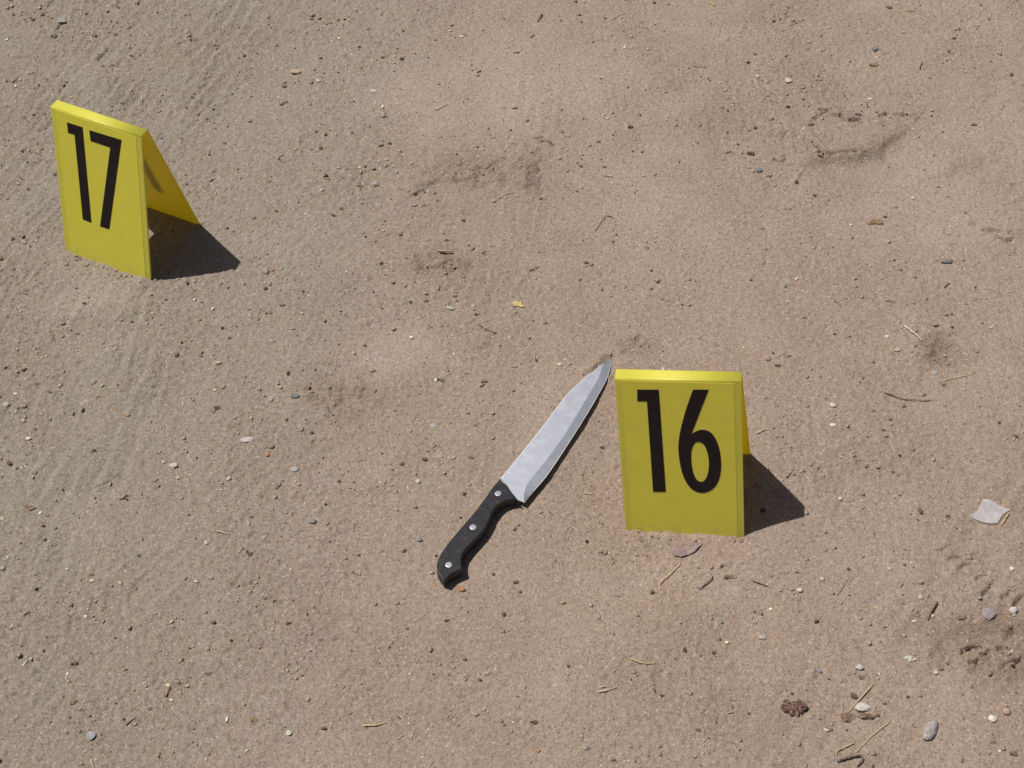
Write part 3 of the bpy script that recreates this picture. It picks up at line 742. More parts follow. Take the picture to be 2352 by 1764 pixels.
# stones and pebbles: region of the survey, centre x, y, width, height, colour, label
ST = [
 (1, 350,232,50,32,'darkgrey','dark blue grey angular pebble above the left end of marker 17','pebble'),
 (1, 405,133,64,48,'paleblue','flat bluish stone half sunk beside a crack near the top left corner','stone'),
 (1, 203,470,42,28,'grey','mid grey angular pebble up and left of marker 17','pebble'),
 (1, 748,220,42,24,'brown','brown pebble in the tyre track above marker 17','pebble'),
 (1, 2018,98,40,30,'grey','grey pebble near the top edge, right of the tyre track','pebble'),
 (1, 1915,468,74,44,'tan','half buried sand coloured stone, largest of those between marker 17 and the footprint','stone'),
 (1, 2065,525,38,36,'palegrey','pale grey round pebble just right of the half buried sand coloured stone','pebble'),
 (1, 1843,560,32,27,'darkgrey','dark pebble just below the half buried sand coloured stone','pebble'),
 (1, 2175,765,54,27,'grey','flat grey pebble lying well right of the top of marker 17','pebble'),
 (1, 1915,970,38,27,'grey','grey pebble with dark side, left one of two right of marker 17','pebble'),
 (1, 2080,960,26,26,'darkbrown','dark brown pebble, right one of two right of marker 17','pebble'),
 (1, 1457,928,26,22,'brown','small brown pebble just right of the slanting back of marker 17','pebble'),
 (1, 475,630,36,24,'tan','sand coloured pebble touching the top edge of marker 17 in view','pebble'),
 (1, 1060,890,52,30,'bluegrey','bluish flat pebble close to the right top corner of marker 17','pebble'),
 (1, 90,98,22,20,'black','small black pebble nearest the top left corner','pebble'),
 (1, 1270,775,24,22,'grey','small grey pebble above the right top corner of marker 17','pebble'),
 (1, 1245,630,26,20,'darkgrey','dark grey pebble in the track, farther up from marker 17 right corner','pebble'),
 (1, 355,1130,24,26,'darkgrey','dark pebble against the left edge of marker 17','pebble'),
 (2, 120,305,32,18,'darkbrown','thin dark pebble, leftmost of a row of three near the top','pebble'),
 (2, 268,365,38,28,'grey','grey pebble with dark underside, middle of a row of three near the top','pebble'),
 (2, 390,383,27,27,'darkbrown','dark round pebble, rightmost of a row of three near the top','pebble'),
 (2, 270,752,37,34,'grey','grey brown pebble standing alone above and left of the footprint','pebble'),
 (2, 315,930,24,24,'black','black round pebble left of the footprint','pebble'),
 (2, 120,1088,30,24,'palegrey','whitish pebble left of the footprint, above the pale blue stone','pebble'),
 (2, 222,1195,44,40,'paleblue','pale blue grey pebble left of the dark footprint','pebble'),
 (2, 120,1208,37,18,'darkbrown','dark flat pebble left of the pale blue grey pebble','pebble'),
 (2, 1120,693,42,38,'tan','rounded pebble with dark right side above the footprint','pebble'),
 (2, 1870,822,38,30,'darkbrown','dark brown lump with a straw at its left, right of the footprint','pebble'),
 (2, 1765,868,30,24,'grey','grey pebble lower left of the dark brown lump','pebble'),
 (2, 1668,920,28,22,'darkgrey','dark pebble, farther lower left of the dark brown lump','pebble'),
 (2, 470,1330,48,22,'grey','flat grey chip below the left end of the footprint','pebble'),
 (2, 478,1255,24,32,'darkbrown','upright dark pebble at the left tip of the footprint','pebble'),
 (2, 380,1512,28,42,'tan','tall sand coloured pebble with dark top, below left of the footprint','pebble'),
 (2, 790,1428,24,22,'darkbrown','small dark pebble straight below the footprint','pebble'),
 (2, 685,1558,28,20,'black','small black pebble above a thin crust chip, centre of the picture','pebble'),
 (2, 1553,1075,26,20,'darkgrey','left of two small dark pebbles right of the footprint','pebble'),
 (2, 1705,1080,26,18,'darkgrey','right of two small dark pebbles right of the footprint','pebble'),
 (2, 205,590,48,27,'palegrey','pale flat pebble in the upper middle, left of a straw','pebble'),
 (2, 780,240,32,26,'palegrey','pale pebble near the top edge, right of the row of three','pebble'),
 (2, 705,200,22,18,'white','small white pebble near the top edge, left of a pale one','pebble'),
 (9, 1338,48,40,25,'brown','brown and white pebble near the top edge at the right','pebble'),
 (9, 1247,322,46,34,'bluegrey','dark bluish stone above a brown clod, upper right','stone'),
 (9, 685,525,48,48,'palegrey','pale rounded pebble in a pit, above the cracked crust','pebble'),
 (9, 683,690,27,22,'black','small black pebble just above the cracked crust','pebble'),
 (9, 440,995,56,30,'darkbrown','dark brown oblong stone left of the cracked crust','stone'),
 (9, 493,1105,46,38,'bluegrey','blue grey oval pebble below the dark brown oblong stone','pebble'),
 (9, 512,1477,33,20,'grey','grey flat pebble, lower left of the dry leaf clump','pebble'),
 (9, 1310,1405,28,15,'black','black chip touching the dry leaf clump','pebble'),
 (9, 737,1180,28,36,'darkbrown','upright dark crumb below the cracked crust','pebble'),
 (9, 1130,768,44,22,'darkbrown','dark crumb at the right end of the upper crack','pebble'),
 (9, 830,805,44,26,'darkbrown','dark crumb at the left end of the cracked crust','pebble'),
 (9, 890,1010,42,18,'black','black crumb in the middle of the lower crack','pebble'),
 (9, 1887,810,42,18,'darkbrown','dark sliver near the right edge, level with the cracks','pebble'),
 (9, 1490,1283,25,20,'white','white pebble below the smooth footprint hollow at the right','pebble'),
 (9, 1090,1458,22,20,'white','white pebble left of the dry leaf clump','pebble'),
 (9, 1213,643,24,22,'white','white pebble above the upper crack','pebble'),
 (9, 1615,715,28,20,'tan','sand coloured pebble right of the upper crack','pebble'),
 (9, 235,1198,28,22,'grey','small grey pebble lower left of the blue grey oval pebble','pebble'),
 (9, 1830,1375,26,20,'grey','grey pebble near the right edge, right of the dry leaf clump','pebble'),
 (3, 1710,36,82,38,'bluegrey','dark slate blue oval stone at the right, smooth and isolated','stone'),
 (3, 550,662,44,42,'grey','grey pebble, largest of the little group above marker 16','pebble'),
 (3, 615,712,42,20,'darkbrown','dark flat pebble nearest above marker 16 right corner','pebble'),
 (3, 690,648,37,20,'darkgrey','thin dark pebble, right one of the group above marker 16','pebble'),
 (3, 585,630,18,16,'black','tiny black pebble, topmost of the group above marker 16','pebble'),
 (3, 1390,608,40,32,'palegrey','grey and white pebble left of the pale matchlike twig lower end','pebble'),
 (3, 1635,755,44,32,'paleblue','pale flat pebble between the two long thin twigs at the right','pebble'),
 (3, 1640,453,42,15,'darkbrown','dark brown chip right of the pale matchlike twig','pebble'),
 (3, 2000,463,38,23,'palegrey','whitish pebble near the right edge, level with the pale twig','pebble'),
 (3, 1325,522,26,24,'white','white pebble left of the pale matchlike twig','pebble'),
 (3, 975,1095,48,28,'palegreen','pale greenish flat flake right of marker 16','pebble'),
 (3, 970,965,44,38,'white','white lump right of the top of marker 16','pebble'),
 (3, 810,970,37,24,'grey','grey pebble between marker 16 and the white lump','pebble'),
 (3, 1260,1365,35,33,'grey','grey pebble with dark side, between marker 16 shadow and the plastic scrap','pebble'),
 (3, 1020,1572,33,33,'cream','cream coloured round pebble right of the shadow of marker 16','pebble'),
 (3, 1320,1172,27,15,'brown','lower of two brown specks right of marker 16','pebble'),
 (3, 1300,1127,25,14,'brown','upper of two brown specks right of marker 16','pebble'),
 (3, 1690,835,36,16,'brown','brown chip at the left end of the upper thin straw','pebble'),
 (3, 440,155,26,18,'brown','small brown pebble far above marker 16','pebble'),
 (3, 790,400,30,20,'bluegrey','small bluish pebble above marker 16 and to its right','pebble'),
 (3, 1500,135,30,18,'grey','grey pebble lower left of the slate blue oval stone','pebble'),
 (4, 1722,98,44,46,'grey','round grey stone by the shadow tip of marker 17','stone'),
 (4, 1768,92,24,24,'orange','orange brown crumb right of the round grey stone by marker 17 shadow','pebble'),
 (4, 1722,210,31,31,'redbrown','dark red brown round pebble below the shadow of marker 17','pebble'),
 (4, 1405,982,40,34,'darkbrown','dark brown stone, larger one of a touching pair below marker 17','stone'),
 (4, 1385,1006,28,24,'bluegrey','small grey pebble, lower one of a touching pair below marker 17','pebble'),
 (4, 1912,906,60,36,'bluegrey','blue grey pointed flat stone midway between marker 17 and the knife','stone'),
 (4, 1755,925,42,36,'paleblue','pale bluish flat pebble left of the blue grey pointed stone','pebble'),
 (4, 1600,1190,92,40,'palegrey','long pale flat stone midway at the left, level with the knife blade','stone'),
 (4, 1730,1285,38,30,'orange','orange brown pebble below the long pale flat stone','pebble'),
 (4, 1910,1380,54,42,'paleblue','pale bluish flat stone sunk in the sand left of the knife handle','stone'),
 (4, 1125,1358,60,42,'palegrey','pale grey stone, largest in the lower left quarter','stone'),
 (4, 1005,1455,43,35,'grey','grey pebble with dark side below the pale grey stone at the left','pebble'),
 (4, 790,1565,43,33,'grey','grey green pebble touching a dark crumb, lower left','pebble'),
 (4, 822,1554,20,18,'black','tiny dark crumb touching the grey green pebble','pebble'),
 (4, 190,1630,90,46,'brown','flat brown stone at the left edge, halfway down','stone'),
 (4, 185,1183,38,28,'white','white pebble at the left edge, below the track','pebble'),
 (4, 100,893,30,20,'white','small white pebble nearest the left edge','pebble'),
 (4, 605,820,44,36,'grey','grey angular pebble below marker 17, near the track','pebble'),
 (4, 635,905,32,24,'tan','sand coloured pebble under the grey angular pebble by the track','pebble'),
 (4, 395,890,27,20,'grey','grey pebble, rightmost of a small row near the left edge','pebble'),
 (4, 325,880,30,18,'darkgrey','dark grey pebble, leftmost of a small row near the left edge','pebble'),
 (4, 500,505,30,18,'darkgrey','dark flat pebble below the left corner of marker 17','pebble'),
 (4, 1143,630,42,27,'bluegrey','blue grey pebble below the middle of marker 17 shadow','pebble'),
 (4, 1300,645,28,22,'brown','brown pebble right of the blue grey pebble under marker 17 shadow','pebble'),
 (4, 1760,550,42,32,'paleblue','pale blue grey stone sunk in the sand right below the shadow of marker 17','pebble'),
 (4, 830,1030,30,24,'orange','orange crumb at the left, level with the knife tip','pebble'),
 (4, 40,960,42,36,'palegrey','pale flat pebble touching the left edge','pebble'),
 (4, 1485,1440,28,30,'palegrey','pale pebble left of the sunken bluish stone by the knife handle','pebble'),
 (4, 222,1400,38,27,'grey','grey pebble above the flat brown stone at the left edge','pebble'),
 (4, 545,305,22,20,'darkbrown','small dark pebble under the left foot of marker 17','pebble'),
 (4, 858,428,22,16,'darkbrown','dark speck below the front of marker 17','pebble'),
 (4, 1725,368,22,20,'darkgrey','left of two touching dark pebbles below the shadow of marker 17','pebble'),
 (4, 1755,370,22,18,'darkgrey','right of two touching dark pebbles below the shadow of marker 17','pebble'),
 (4, 1830,318,42,18,'brown','flat brown crumb above two touching dark pebbles','pebble'),
 (4, 1415,690,44,28,'tan','curved sand crust crumb between marker 17 shadow and the dark pair below','pebble'),
 (8, 706,337,58,30,'palegrey','whitish oblong pebble above and left of the knife blade','pebble'),
 (8, 735,260,32,22,'bluegrey','dark bluish pebble above the whitish oblong pebble','pebble'),
 (8, 548,290,28,26,'brown','brown round pebble upper left of the whitish oblong pebble','pebble'),
 (8, 448,298,22,20,'darkbrown','dark small pebble, farther left of the whitish oblong pebble','pebble'),
 (8, 455,528,28,26,'white','white round pebble below left of the whitish oblong pebble','pebble'),
 (8, 152,578,24,26,'darkgrey','dark pebble left of the white round pebble in the middle','pebble'),
 (8, 855,324,24,22,'palegrey','pale pebble right of the whitish oblong pebble','pebble'),
 (8, 640,803,52,20,'darkbrown','dark flat crumb left of the middle of the blade','pebble'),
 (8, 925,812,44,18,'darkgrey','dark flat crumb between another crumb and the blade','pebble'),
 (8, 540,1315,38,28,'redbrown','red brown pebble left of the knife handle top','pebble'),
 (8, 838,1303,38,24,'brown','brown pebble nearest the blade heel on its left','pebble'),
 (8, 118,1322,30,26,'grey','grey pebble far left of the blade heel','pebble'),
 (8, 328,1383,26,26,'orange','small orange pebble left of the first handle rivet','pebble'),
 (8, 497,1462,32,38,'palegrey','pale upright pebble left of the first handle rivet','pebble'),
 (8, 1415,702,36,18,'cream','pinkish pale pebble left of the knife point','pebble'),
 (8, 1585,42,34,26,'darkgrey','dark pebble in the middle of the picture, above the knife point','pebble'),
 (8, 2042,157,38,30,'grey','grey pebble above marker 16 and to its left','pebble'),
 (8, 1690,1240,30,26,'darkbrown','dark crumb between the blade and marker 16','pebble'),
 (8, 1320,75,6,6,'grey','tiny pale grain above the knife','pebble'),
 (8, 595,1100,44,32,'paleblue','pale bluish flat pebble left of the blade','pebble'),
 (5, 20,45,40,38,'greenish','pale yellow green lump at the left edge, low down','pebble'),
 (5, 596,405,40,26,'brown','brown crumb above a cream pebble, lower left','pebble'),
 (5, 600,445,36,26,'cream','cream pebble under a brown crumb, lower left','pebble'),
 (5, 1338,198,28,34,'white','white upright pebble left of the knife butt','pebble'),
 (5, 1365,425,37,25,'grey','grey flat pebble lower left of the knife butt','pebble'),
 (5, 1620,272,30,32,'darkbrown','dark forked crumb left of the knife butt','pebble'),
 (5, 1092,1122,33,26,'cream','cream pebble at the top of a short orange twig','pebble'),
 (5, 1110,1217,30,20,'white','white pebble under a short orange twig','pebble'),
 (5, 490,980,35,28,'redbrown','reddish pebble in the lower left part','pebble'),
 (5, 1355,1045,40,24,'darkgrey','dark flat pebble right of the short orange twig','pebble'),
 (5, 1875,1430,42,42,'palegrey','pale grey angular pebble near the bottom, right of the round seed head','pebble'),
 (5, 590,1450,64,56,'paleblue','flat bluish stone near the bottom left corner','stone'),
 (5, 72,750,32,28,'grey','grey pebble at the left edge of the lower left part','pebble'),
 (5, 970,1275,33,24,'darkgrey','dark pebble below a white one, bottom left','pebble'),
 (5, 1345,885,30,28,'grey','grey and white pebble right of centre of the lower left part','pebble'),
 (5, 900,280,28,26,'darkgrey','dark pebble in the faint groove, lower left','pebble'),
 (5, 1782,577,28,22,'darkbrown','dark crumb left of the open sand under the knife','pebble'),
 (6, 780,502,48,36,'orange','orange brown pebble next to the knife butt','pebble'),
 (6, 985,402,24,24,'redbrown','small dark red crumb right of the knife butt','pebble'),
 (6, 1133,455,40,24,'darkbrown','dark crumb between the knife butt and marker 16','pebble'),
 (6, 1160,515,26,24,'brown','brown crumb below the dark crumb right of the knife butt','pebble'),
 (6, 940,1045,43,25,'tan','sand coloured pebble in the open sand below the knife','pebble'),
 (6, 800,955,32,28,'brown','brown crumb in the open sand below the knife butt','pebble'),
 (6, 1975,1303,43,27,'tan','sand coloured pebble near the bottom, below marker 16','pebble'),
 (6, 1275,1548,31,27,'orange','pale orange pebble at the bottom edge, centre','pebble'),
 (6, 683,703,37,17,'black','black chip below the knife butt','pebble'),
 (6, 55,1300,37,27,'grey','grey pebble at the bottom, left of the yellow straw tuft','pebble'),
 (6, 2080,1190,31,22,'darkbrown','dark pebble near the bottom below marker 16','pebble'),
 (6, 1785,540,38,22,'grey','grey pebble in the sand between knife butt and marker 16 front','pebble'),
 (6, 410,250,30,34,'darkbrown','dark crumb left of the knife butt rivet','pebble'),
 (6, 2015,522,30,40,'darkbrown','dark upright crumb beside the foot of the bent straw','pebble'),
 (7, 110,488,44,38,'grey','grey pebble at the foot of a hooked twig, in front of marker 16','pebble'),
 (7, 708,500,34,30,'grey','grey pebble, left one of a touching pair right of marker 16 front','pebble'),
 (7, 757,506,42,36,'cream','cream pebble, right one of a touching pair right of marker 16 front','pebble'),
 (7, 1340,370,33,32,'palegrey','pale grey pebble left of the tread marks, lower right','pebble'),
 (7, 1540,548,35,46,'palegrey','pale oval pebble left of a brown twig, lower right','pebble'),
 (7, 1620,672,28,24,'white','white crumb beside a brown twig, lower right','pebble'),
 (7, 1808,685,64,36,'brown','rusty brown stone left of the purple grey stone','stone'),
 (7, 1897,712,40,33,'tan','sand coloured pebble with dark side touching the purple grey stone','pebble'),
 (7, 1978,655,98,82,'purplegrey','flat purple grey stone near the right edge','stone'),
 (7, 2140,630,62,52,'palegrey','pale stone with dark underside at the right edge','stone'),
 (7, 2130,368,36,36,'white','round white pebble at the right edge above the tread marks','pebble'),
 (7, 1253,618,33,24,'tan','small sand coloured pebble left of the pale oval pebble','pebble'),
 (7, 570,630,28,28,'cream','small cream pebble below the thin twig in front of marker 16','pebble'),
 (7, 1145,1005,56,46,'palegrey','pale pebble with brown underside above the straw heap','pebble'),
 (7, 1158,1072,43,28,'brown','brown chip right above the straw heap','pebble'),
 (7, 1110,1190,50,40,'redbrown','dark reddish pebble at the top of the straw heap','pebble'),
 (7, 1160,1265,104,66,'palegrey','pale layered stone in the straw heap at the bottom right','stone'),
 (7, 1600,1408,165,92,'palemauve','large pale grey stone at the bottom right, biggest stone in view','stone'),
 (7, 2005,1338,58,52,'white','whitish cube shaped pebble, left of a pair at the bottom right','pebble'),
 (7, 2097,1292,56,54,'tan','tan rounded pebble, right of a pair at the bottom right','pebble'),
 (7, 2010,1490,43,25,'brown','brown sliver below the pair at the bottom right','pebble'),
 (7, 2140,1562,48,33,'brown','brown pebble nearest the bottom right corner','pebble'),
 (7, 2055,1548,22,20,'white','small white pebble by the bottom right corner','pebble'),
 (7, 950,1415,52,26,'brown','brown crumb left of the large pale grey stone, under the straw heap','pebble'),
 (7, 515,812,52,40,'palegrey','pale rough lump below the front of marker 16','pebble'),
 (7, 285,845,30,22,'cream','small cream pebble left of the pale rough lump','pebble'),
 (7, 1265,1318,26,24,'darkbrown','dark round crumb right of the straw heap','pebble'),
 (7, 200,912,26,26,'darkbrown','small dark crumb, lower left of the pale rough lump','pebble'),
 (7, 100,1412,34,26,'darkgrey','dark pebble at the bottom, left of the red brown clod','pebble'),
 (7, 1640,1040,38,36,'palegrey','pale pebble right of the greenish flake','pebble'),
 (7, 1675,1020,36,18,'brown','brown chip above right of the pale pebble near the greenish flake','pebble'),
 (7, 1075,368,24,24,'redbrown','small red crumb right of the shadow of marker 16, below it','pebble'),
 (7, 2125,742,50,30,'brown','brown crumb at the right edge among the cracks','pebble'),
]
for r in ST:
    reg, x, y, wz, hz, colour, label, name = r
    if wz < 8: continue
    big = name == 'stone'
    ang = 0.85 if colour in ('darkgrey', 'brown', 'black', 'darkbrown', 'grey', 'purplegrey', 'tan', 'paleblue', 'palegrey', 'palemauve', 'white') else 0.55
    flat_ = 0.35 if ('flat' in label or 'chip' in label or 'sunk' in label or 'sliver' in label) else 0.62
    stone(reg, x, y, wz, hz, colour, label, name, ang, flat_, 0.95 if colour == 'palemauve' else rnd.uniform(-0.35, 0.35), 'larger stones on the sand' if big else 'loose pebbles on the sand')

# twigs and straws
TW = [
 (1, [(1108,345),(1135,372),(1162,402)],7,'straw','thin yellow straw above the right corner of marker 17','straw'),
 (1, [(915,628),(922,660)],10,'palestraw','short pale straw just above the top edge of marker 17','straw'),
 (1, [(1815,684),(1868,660)],12,'greytwig','short grey twig below the half buried sand coloured stone','twig'),
 (2, [(1278,912),(1318,918),(1358,916)],12,'greytwig','dark grey twig at the upper right of the footprint','twig'),
 (2, [(215,280),(265,277)],10,'greytwig','short grey twig above the row of three pebbles near the top','twig'),
 (2, [(1300,95),(1290,118),(1270,145)],14,'twig','short curled brown twig near the top edge, centre','twig'),
 (2, [(1842,85),(1790,105),(1742,132)],6,'straw','fine straw near the top edge, right of centre','straw'),
 (2, [(605,716),(645,698),(682,678)],9,'straw','yellowish straw in the upper middle, above the footprint','straw'),
 (2, [(1752,1408),(1712,1405),(1690,1432),(1640,1502)],9,'orange','bent orange brown twig in the middle of the picture','twig'),
 (2, [(1020,1290),(1050,1268),(1130,1245)],7,'straw','thin bent straw at the lower edge of the footprint','straw'),
 (2, [(1700,1141),(1762,1150)],8,'paleblue','pale bluish sliver right of the footprint','twig'),
 (2, [(1836,808),(1856,852)],8,'palestraw','short pale straw leaning on the dark brown lump','straw'),
 (2, [(630,1636),(680,1642),(722,1638)],22,'tan','thin crust chip below the small black pebble, centre','crust_chip'),
 (9, [(690,168),(740,148),(785,128)],7,'greytwig','grey straw near the top edge, above the pale rounded pebble','straw'),
 (9, [(70,430),(115,436),(157,440)],7,'greytwig','fine grey straw at the upper right of centre','straw'),
 (9, [(1552,408),(1540,430),(1535,455)],11,'twig','small curled brown twig right of the brown clod, upper right','twig'),
 (9, [(775,1040),(800,1080)],8,'palestraw','short pale straw in the middle of the cracked crust','straw'),
 (9, [(1455,70),(1500,76)],12,'leafyellow','yellow brown leaf shred near the top right','straw'),
 (3, [(1435,455),(1495,506),(1553,556)],11,'whitetwig','straight pale matchlike twig right of and above marker 16','twig'),
 (3, [(1693,207),(1712,190),(1730,180)],10,'darkbrown','short dark twig below the slate blue oval stone','twig'),
 (3, [(1300,885),(1345,905),(1420,930),(1520,940),(1605,941)],11,'twig','long curved brown twig with a pale head, right of marker 16','twig'),
 (3, [(1690,812),(1740,798),(1810,785),(1880,762)],6,'straw','long thin straw right of marker 16, above the curved twig','straw'),
 (3, [(980,290),(1027,328)],8,'greytwig','short grey twig above marker 16 and right of it','twig'),
 (3, [(1310,292),(1340,297),(1372,306)],8,'twig','short brown twig left above the pale matchlike twig','twig'),
 (3, [(482,1152),(530,1130)],12,'palestraw','short pale straw close to the right side of marker 16','straw'),
 (3, [(668,1438),(706,1403)],9,'greytwig','short twig beside the edge of marker 16 shadow','twig'),
 (4, [(615,1502),(690,1465),(772,1413)],6,'greytwig','long thin grey twig in the left part, below the orange crumb','twig'),
 (4, [(588,572),(602,632)],7,'palestraw','short white straw below the front of marker 17','straw'),
 (8, [(885,448),(935,475),(988,500)],10,'twig','straight brown twig above the blade','twig'),
 (8, [(1215,100),(1250,85),(1282,72)],10,'greytwig','short grey brown twig in the middle, above the yellow leaf','twig'),
 (8, [(1575,1540),(1625,1548)],10,'palestraw','pale straw between the blade heel and marker 16','straw'),
 (8, [(1150,812),(1168,826)],14,'palestraw','tiny pale straw left of the blade','straw'),
 (8, [(1112,1270),(1117,1300)],8,'twig','tiny upright twig touching the spine near the handle','twig'),
 (5, [(1075,1197),(1088,1165),(1100,1136)],16,'orange','short thick orange brown twig, lower left','twig'),
 (5, [(145,992),(182,967)],14,'whitetwig','short white twig near the left edge, low down','twig'),
 (5, [(588,1608),(608,1658)],9,'palestraw','pale straw at the bottom edge near the left','straw'),
 (5, [(815,1385),(850,1352),(885,1332)],12,'bluegrey','bluish grey sliver near the bottom left','twig'),
 (5, [(1405,128),(1440,138),(1490,150)],10,'palestraw','pale straw left of the knife butt, above the white pebble','straw'),
 (6, [(2197,340),(2130,405),(2062,468),(2066,502)],11,'straw','long bent straw left of the front of marker 16, below the knife','straw'),
 (6, [(1865,950),(1920,976),(1975,985),(2037,983)],11,'straw','curved tan straw below the front of marker 16','straw'),
 (6, [(1668,1167),(1710,1162),(1752,1150)],13,'palestraw','lower of two short tan straws at the bottom, below the knife','straw'),
 (6, [(1672,1138),(1715,1134)],12,'palestraw','upper of two short tan straws at the bottom, below the knife','straw'),
 (6, [(362,1475),(405,1445)],9,'straw','short straw right below the yellow straw tuft','straw'),
 (6, [(452,1480),(472,1410)],6,'palestraw','thin upright straw right of the yellow straw tuft','straw'),
 (6, [(140,1388),(215,1386),(290,1368)],13,'straw','yellow straw tuft at the bottom, left of centre','straw'),
 (7, [(110,492),(150,470),(188,432),(177,400)],15,'twig','hooked brown twig in front of marker 16','twig'),
 (7, [(452,448),(500,468),(552,486)],11,'twig','straight thin brown twig in front of marker 16, right side','twig'),
 (7, [(1645,590),(1615,640),(1588,700)],20,'brown','slanting brown twig in the lower right, left of the rusty stone','twig'),
 (7, [(1232,1122),(1160,1202),(1070,1302)],13,'straw','thick yellow straw across the straw heap at the bottom right','straw'),
 (7, [(1032,1228),(1030,1262),(1034,1305)],8,'palestraw','thin pale straw at the left of the straw heap','straw'),
 (7, [(1250,1245),(1238,1290)],8,'palestraw','thin pale straw at the right of the straw heap','straw'),
 (7, [(1345,1362),(1240,1440),(1125,1558)],8,'straw','long thin straw below the straw heap','straw'),
 (7, [(1108,1500),(1050,1528),(1000,1552),(998,1578)],11,'straw','bent straw at the bottom edge, above the dark hooked twig','straw'),
 (7, [(1005,1622),(1070,1598),(1150,1588),(1162,1618),(1132,1652)],22,'darkbrown','dark thick hooked twig at the bottom edge','twig'),
 (7, [(2112,10),(2085,55),(2068,88)],13,'straw','yellow straw against the right side of the plastic scrap','straw'),
 (7, [(1000,545),(1040,480),(1075,430)],5,'greytwig','very thin grey stalk lower right of marker 16 shadow','twig'),
 (7, [(275,1308),(330,1300)],10,'straw','short straw left of the red brown clod','straw'),
 (7, [(1805,908),(1860,890),(1935,876)],9,'darkbrown','dark thin twig in the crack at the lower right','twig'),
]
for reg, pts, wz, colour, label, name in TW:
    stick(reg, pts, wz, colour, label, name, lift=0.0012 if len(pts) > 2 else 0.0006, taper=0.55)

clump(7, 720,1258,160,150,'redbrown','crumbly dark red brown clod at the bottom, right of centre', 9)
clump(7, 303,415,90,46,'brown','brown crumbly clod in front of marker 16, right of the hooked twig', 6, size=0.38)
clump(7, 1190,1322,100,50,'brown','brown bark chip right part of the straw heap', 5, 'bark_chip', 'bark chip', size=0.5)
clump(7, 1065,1326,92,62,'brown','brown bark chip left part of the straw heap', 5, 'bark_chip', 'bark chip', size=0.5)
clump(7, 1475,947,86,52,'palegreen','pale greenish crumbly flake in the lower right', 7, 'mortar_crumb', 'crumb', size=0.4)
clump(9, 1250,1437,120,60,'leafbrown','dry brown leaf clump at the right, under the cracked crust', 8, 'leaf_clump', 'leaf clump', size=0.36)
clump(9, 1240,418,68,46,'leafbrown','brown dry clod under the dark bluish stone, upper right', 5, size=0.42)
clump(9, 200,32,62,32,'leafyellow','yellow green leaf crumbs at the top edge, right of centre', 4, 'leaf_crumb', 'leaf crumb', size=0.34)
clump(9, 1430,208,50,22,'greenish','greenish plant crumbs near the top right', 4, 'leaf_crumb', 'leaf crumb', size=0.32)
clump(5, 1650,1345,68,70,'leafbrown','round brown seed head near the bottom, left of centre', 7, 'seed_head', 'seed head', size=0.34)
clump(5, 470,1227,54,52,'leafbrown','brown leafy crumb in the bottom left part', 5, 'leaf_crumb', 'leaf crumb', size=0.34)
clump(6, 1255,1358,54,34,'redbrown','small dark red brown clod at the bottom, centre', 5, size=0.45)

def zlist(ox, oy, k, pts): return [(ox+x*k, oy+y*k) for x, y in pts]
sheetlet([px(7, x, y) for x, y in ((-70,262),(-50,238),(0,215),(45,204),(95,206),(132,210),(102,236),(78,262),(40,280),(-10,297),(-55,292))],
    pal('leafpurple'), 'dull purple dry leaf just in front of marker 16', 'leaf', 'leaf', curl=0.0018, thick=0.0004, lift=0.0016, seed=5)
sheetlet([px(8, x, y) for x, y in ((1105,308),(1130,290),(1150,305),(1165,298),(1170,318),(1192,330),(1165,336),(1140,326),(1118,330))],
    pal('leafyellow'), 'small yellow leaf scrap above the knife blade', 'leaf', 'leaf', curl=0.0016, thick=0.0003, lift=0.001, seed=9)
def mat_film():
    m, n, out = new_mat('clear_plastic_film'); L = n.links
    geo = node(n, 'ShaderNodeNewGeometry')
    ns = node(n, 'ShaderNodeTexNoise'); ns.inputs['Scale'].default_value = 140; ns.inputs['Detail'].default_value = 4; L.new(geo.outputs['Position'], ns.inputs['Vector'])
    b = node(n, 'ShaderNodeBsdfPrincipled'); b.inputs['Base Color'].default_value = (0.93, 0.92, 0.94, 1); b.inputs['Roughness'].default_value = 0.22; b.inputs['Specular IOR Level'].default_value = 0.8
    t = node(n, 'ShaderNodeBsdfTransparent'); t.inputs['Color'].default_value = (0.93, 0.93, 0.95, 1)
    mx = node(n, 'ShaderNodeMixShader')
    r = n.nodes.new('ShaderNodeMapRange'); L.new(ns.outputs['Fac'], r.inputs[0]); r.inputs[3].default_value = 0.12; r.inputs[4].default_value = 0.36
    L.new(r.outputs[0], mx.inputs[0]); L.new(t.outputs[0], mx.inputs[1]); L.new(b.outputs[0], mx.inputs[2])
    bp = node(n, 'ShaderNodeBump'); bp.inputs['Strength'].default_value = 0.4; bp.inputs['Distance'].default_value = 0.001; L.new(ns.outputs['Fac'], bp.inputs['Height']); L.new(bp.outputs[0], b.inputs['Normal'])
    L.new(mx.outputs[0], out.inputs[0]); return m
sheetlet(zlist(1900, 1100, 452/1630.0, [(1285,178),(1330,188),(1372,196),(1422,226),(1470,248),(1512,265),(1478,285),(1450,305),(1425,345),(1402,380),(1360,383),(1318,378),(1278,368),(1238,352),(1205,330),(1180,310),(1212,292),(1245,272),(1265,225)]),
    mat_film(), 'crumpled piece of clear whitish plastic at the right edge', 'plastic_scrap', 'plastic scrap', curl=0.0028, thick=0.00025, lift=0.0018, seed=14, freq=45, inner=5)

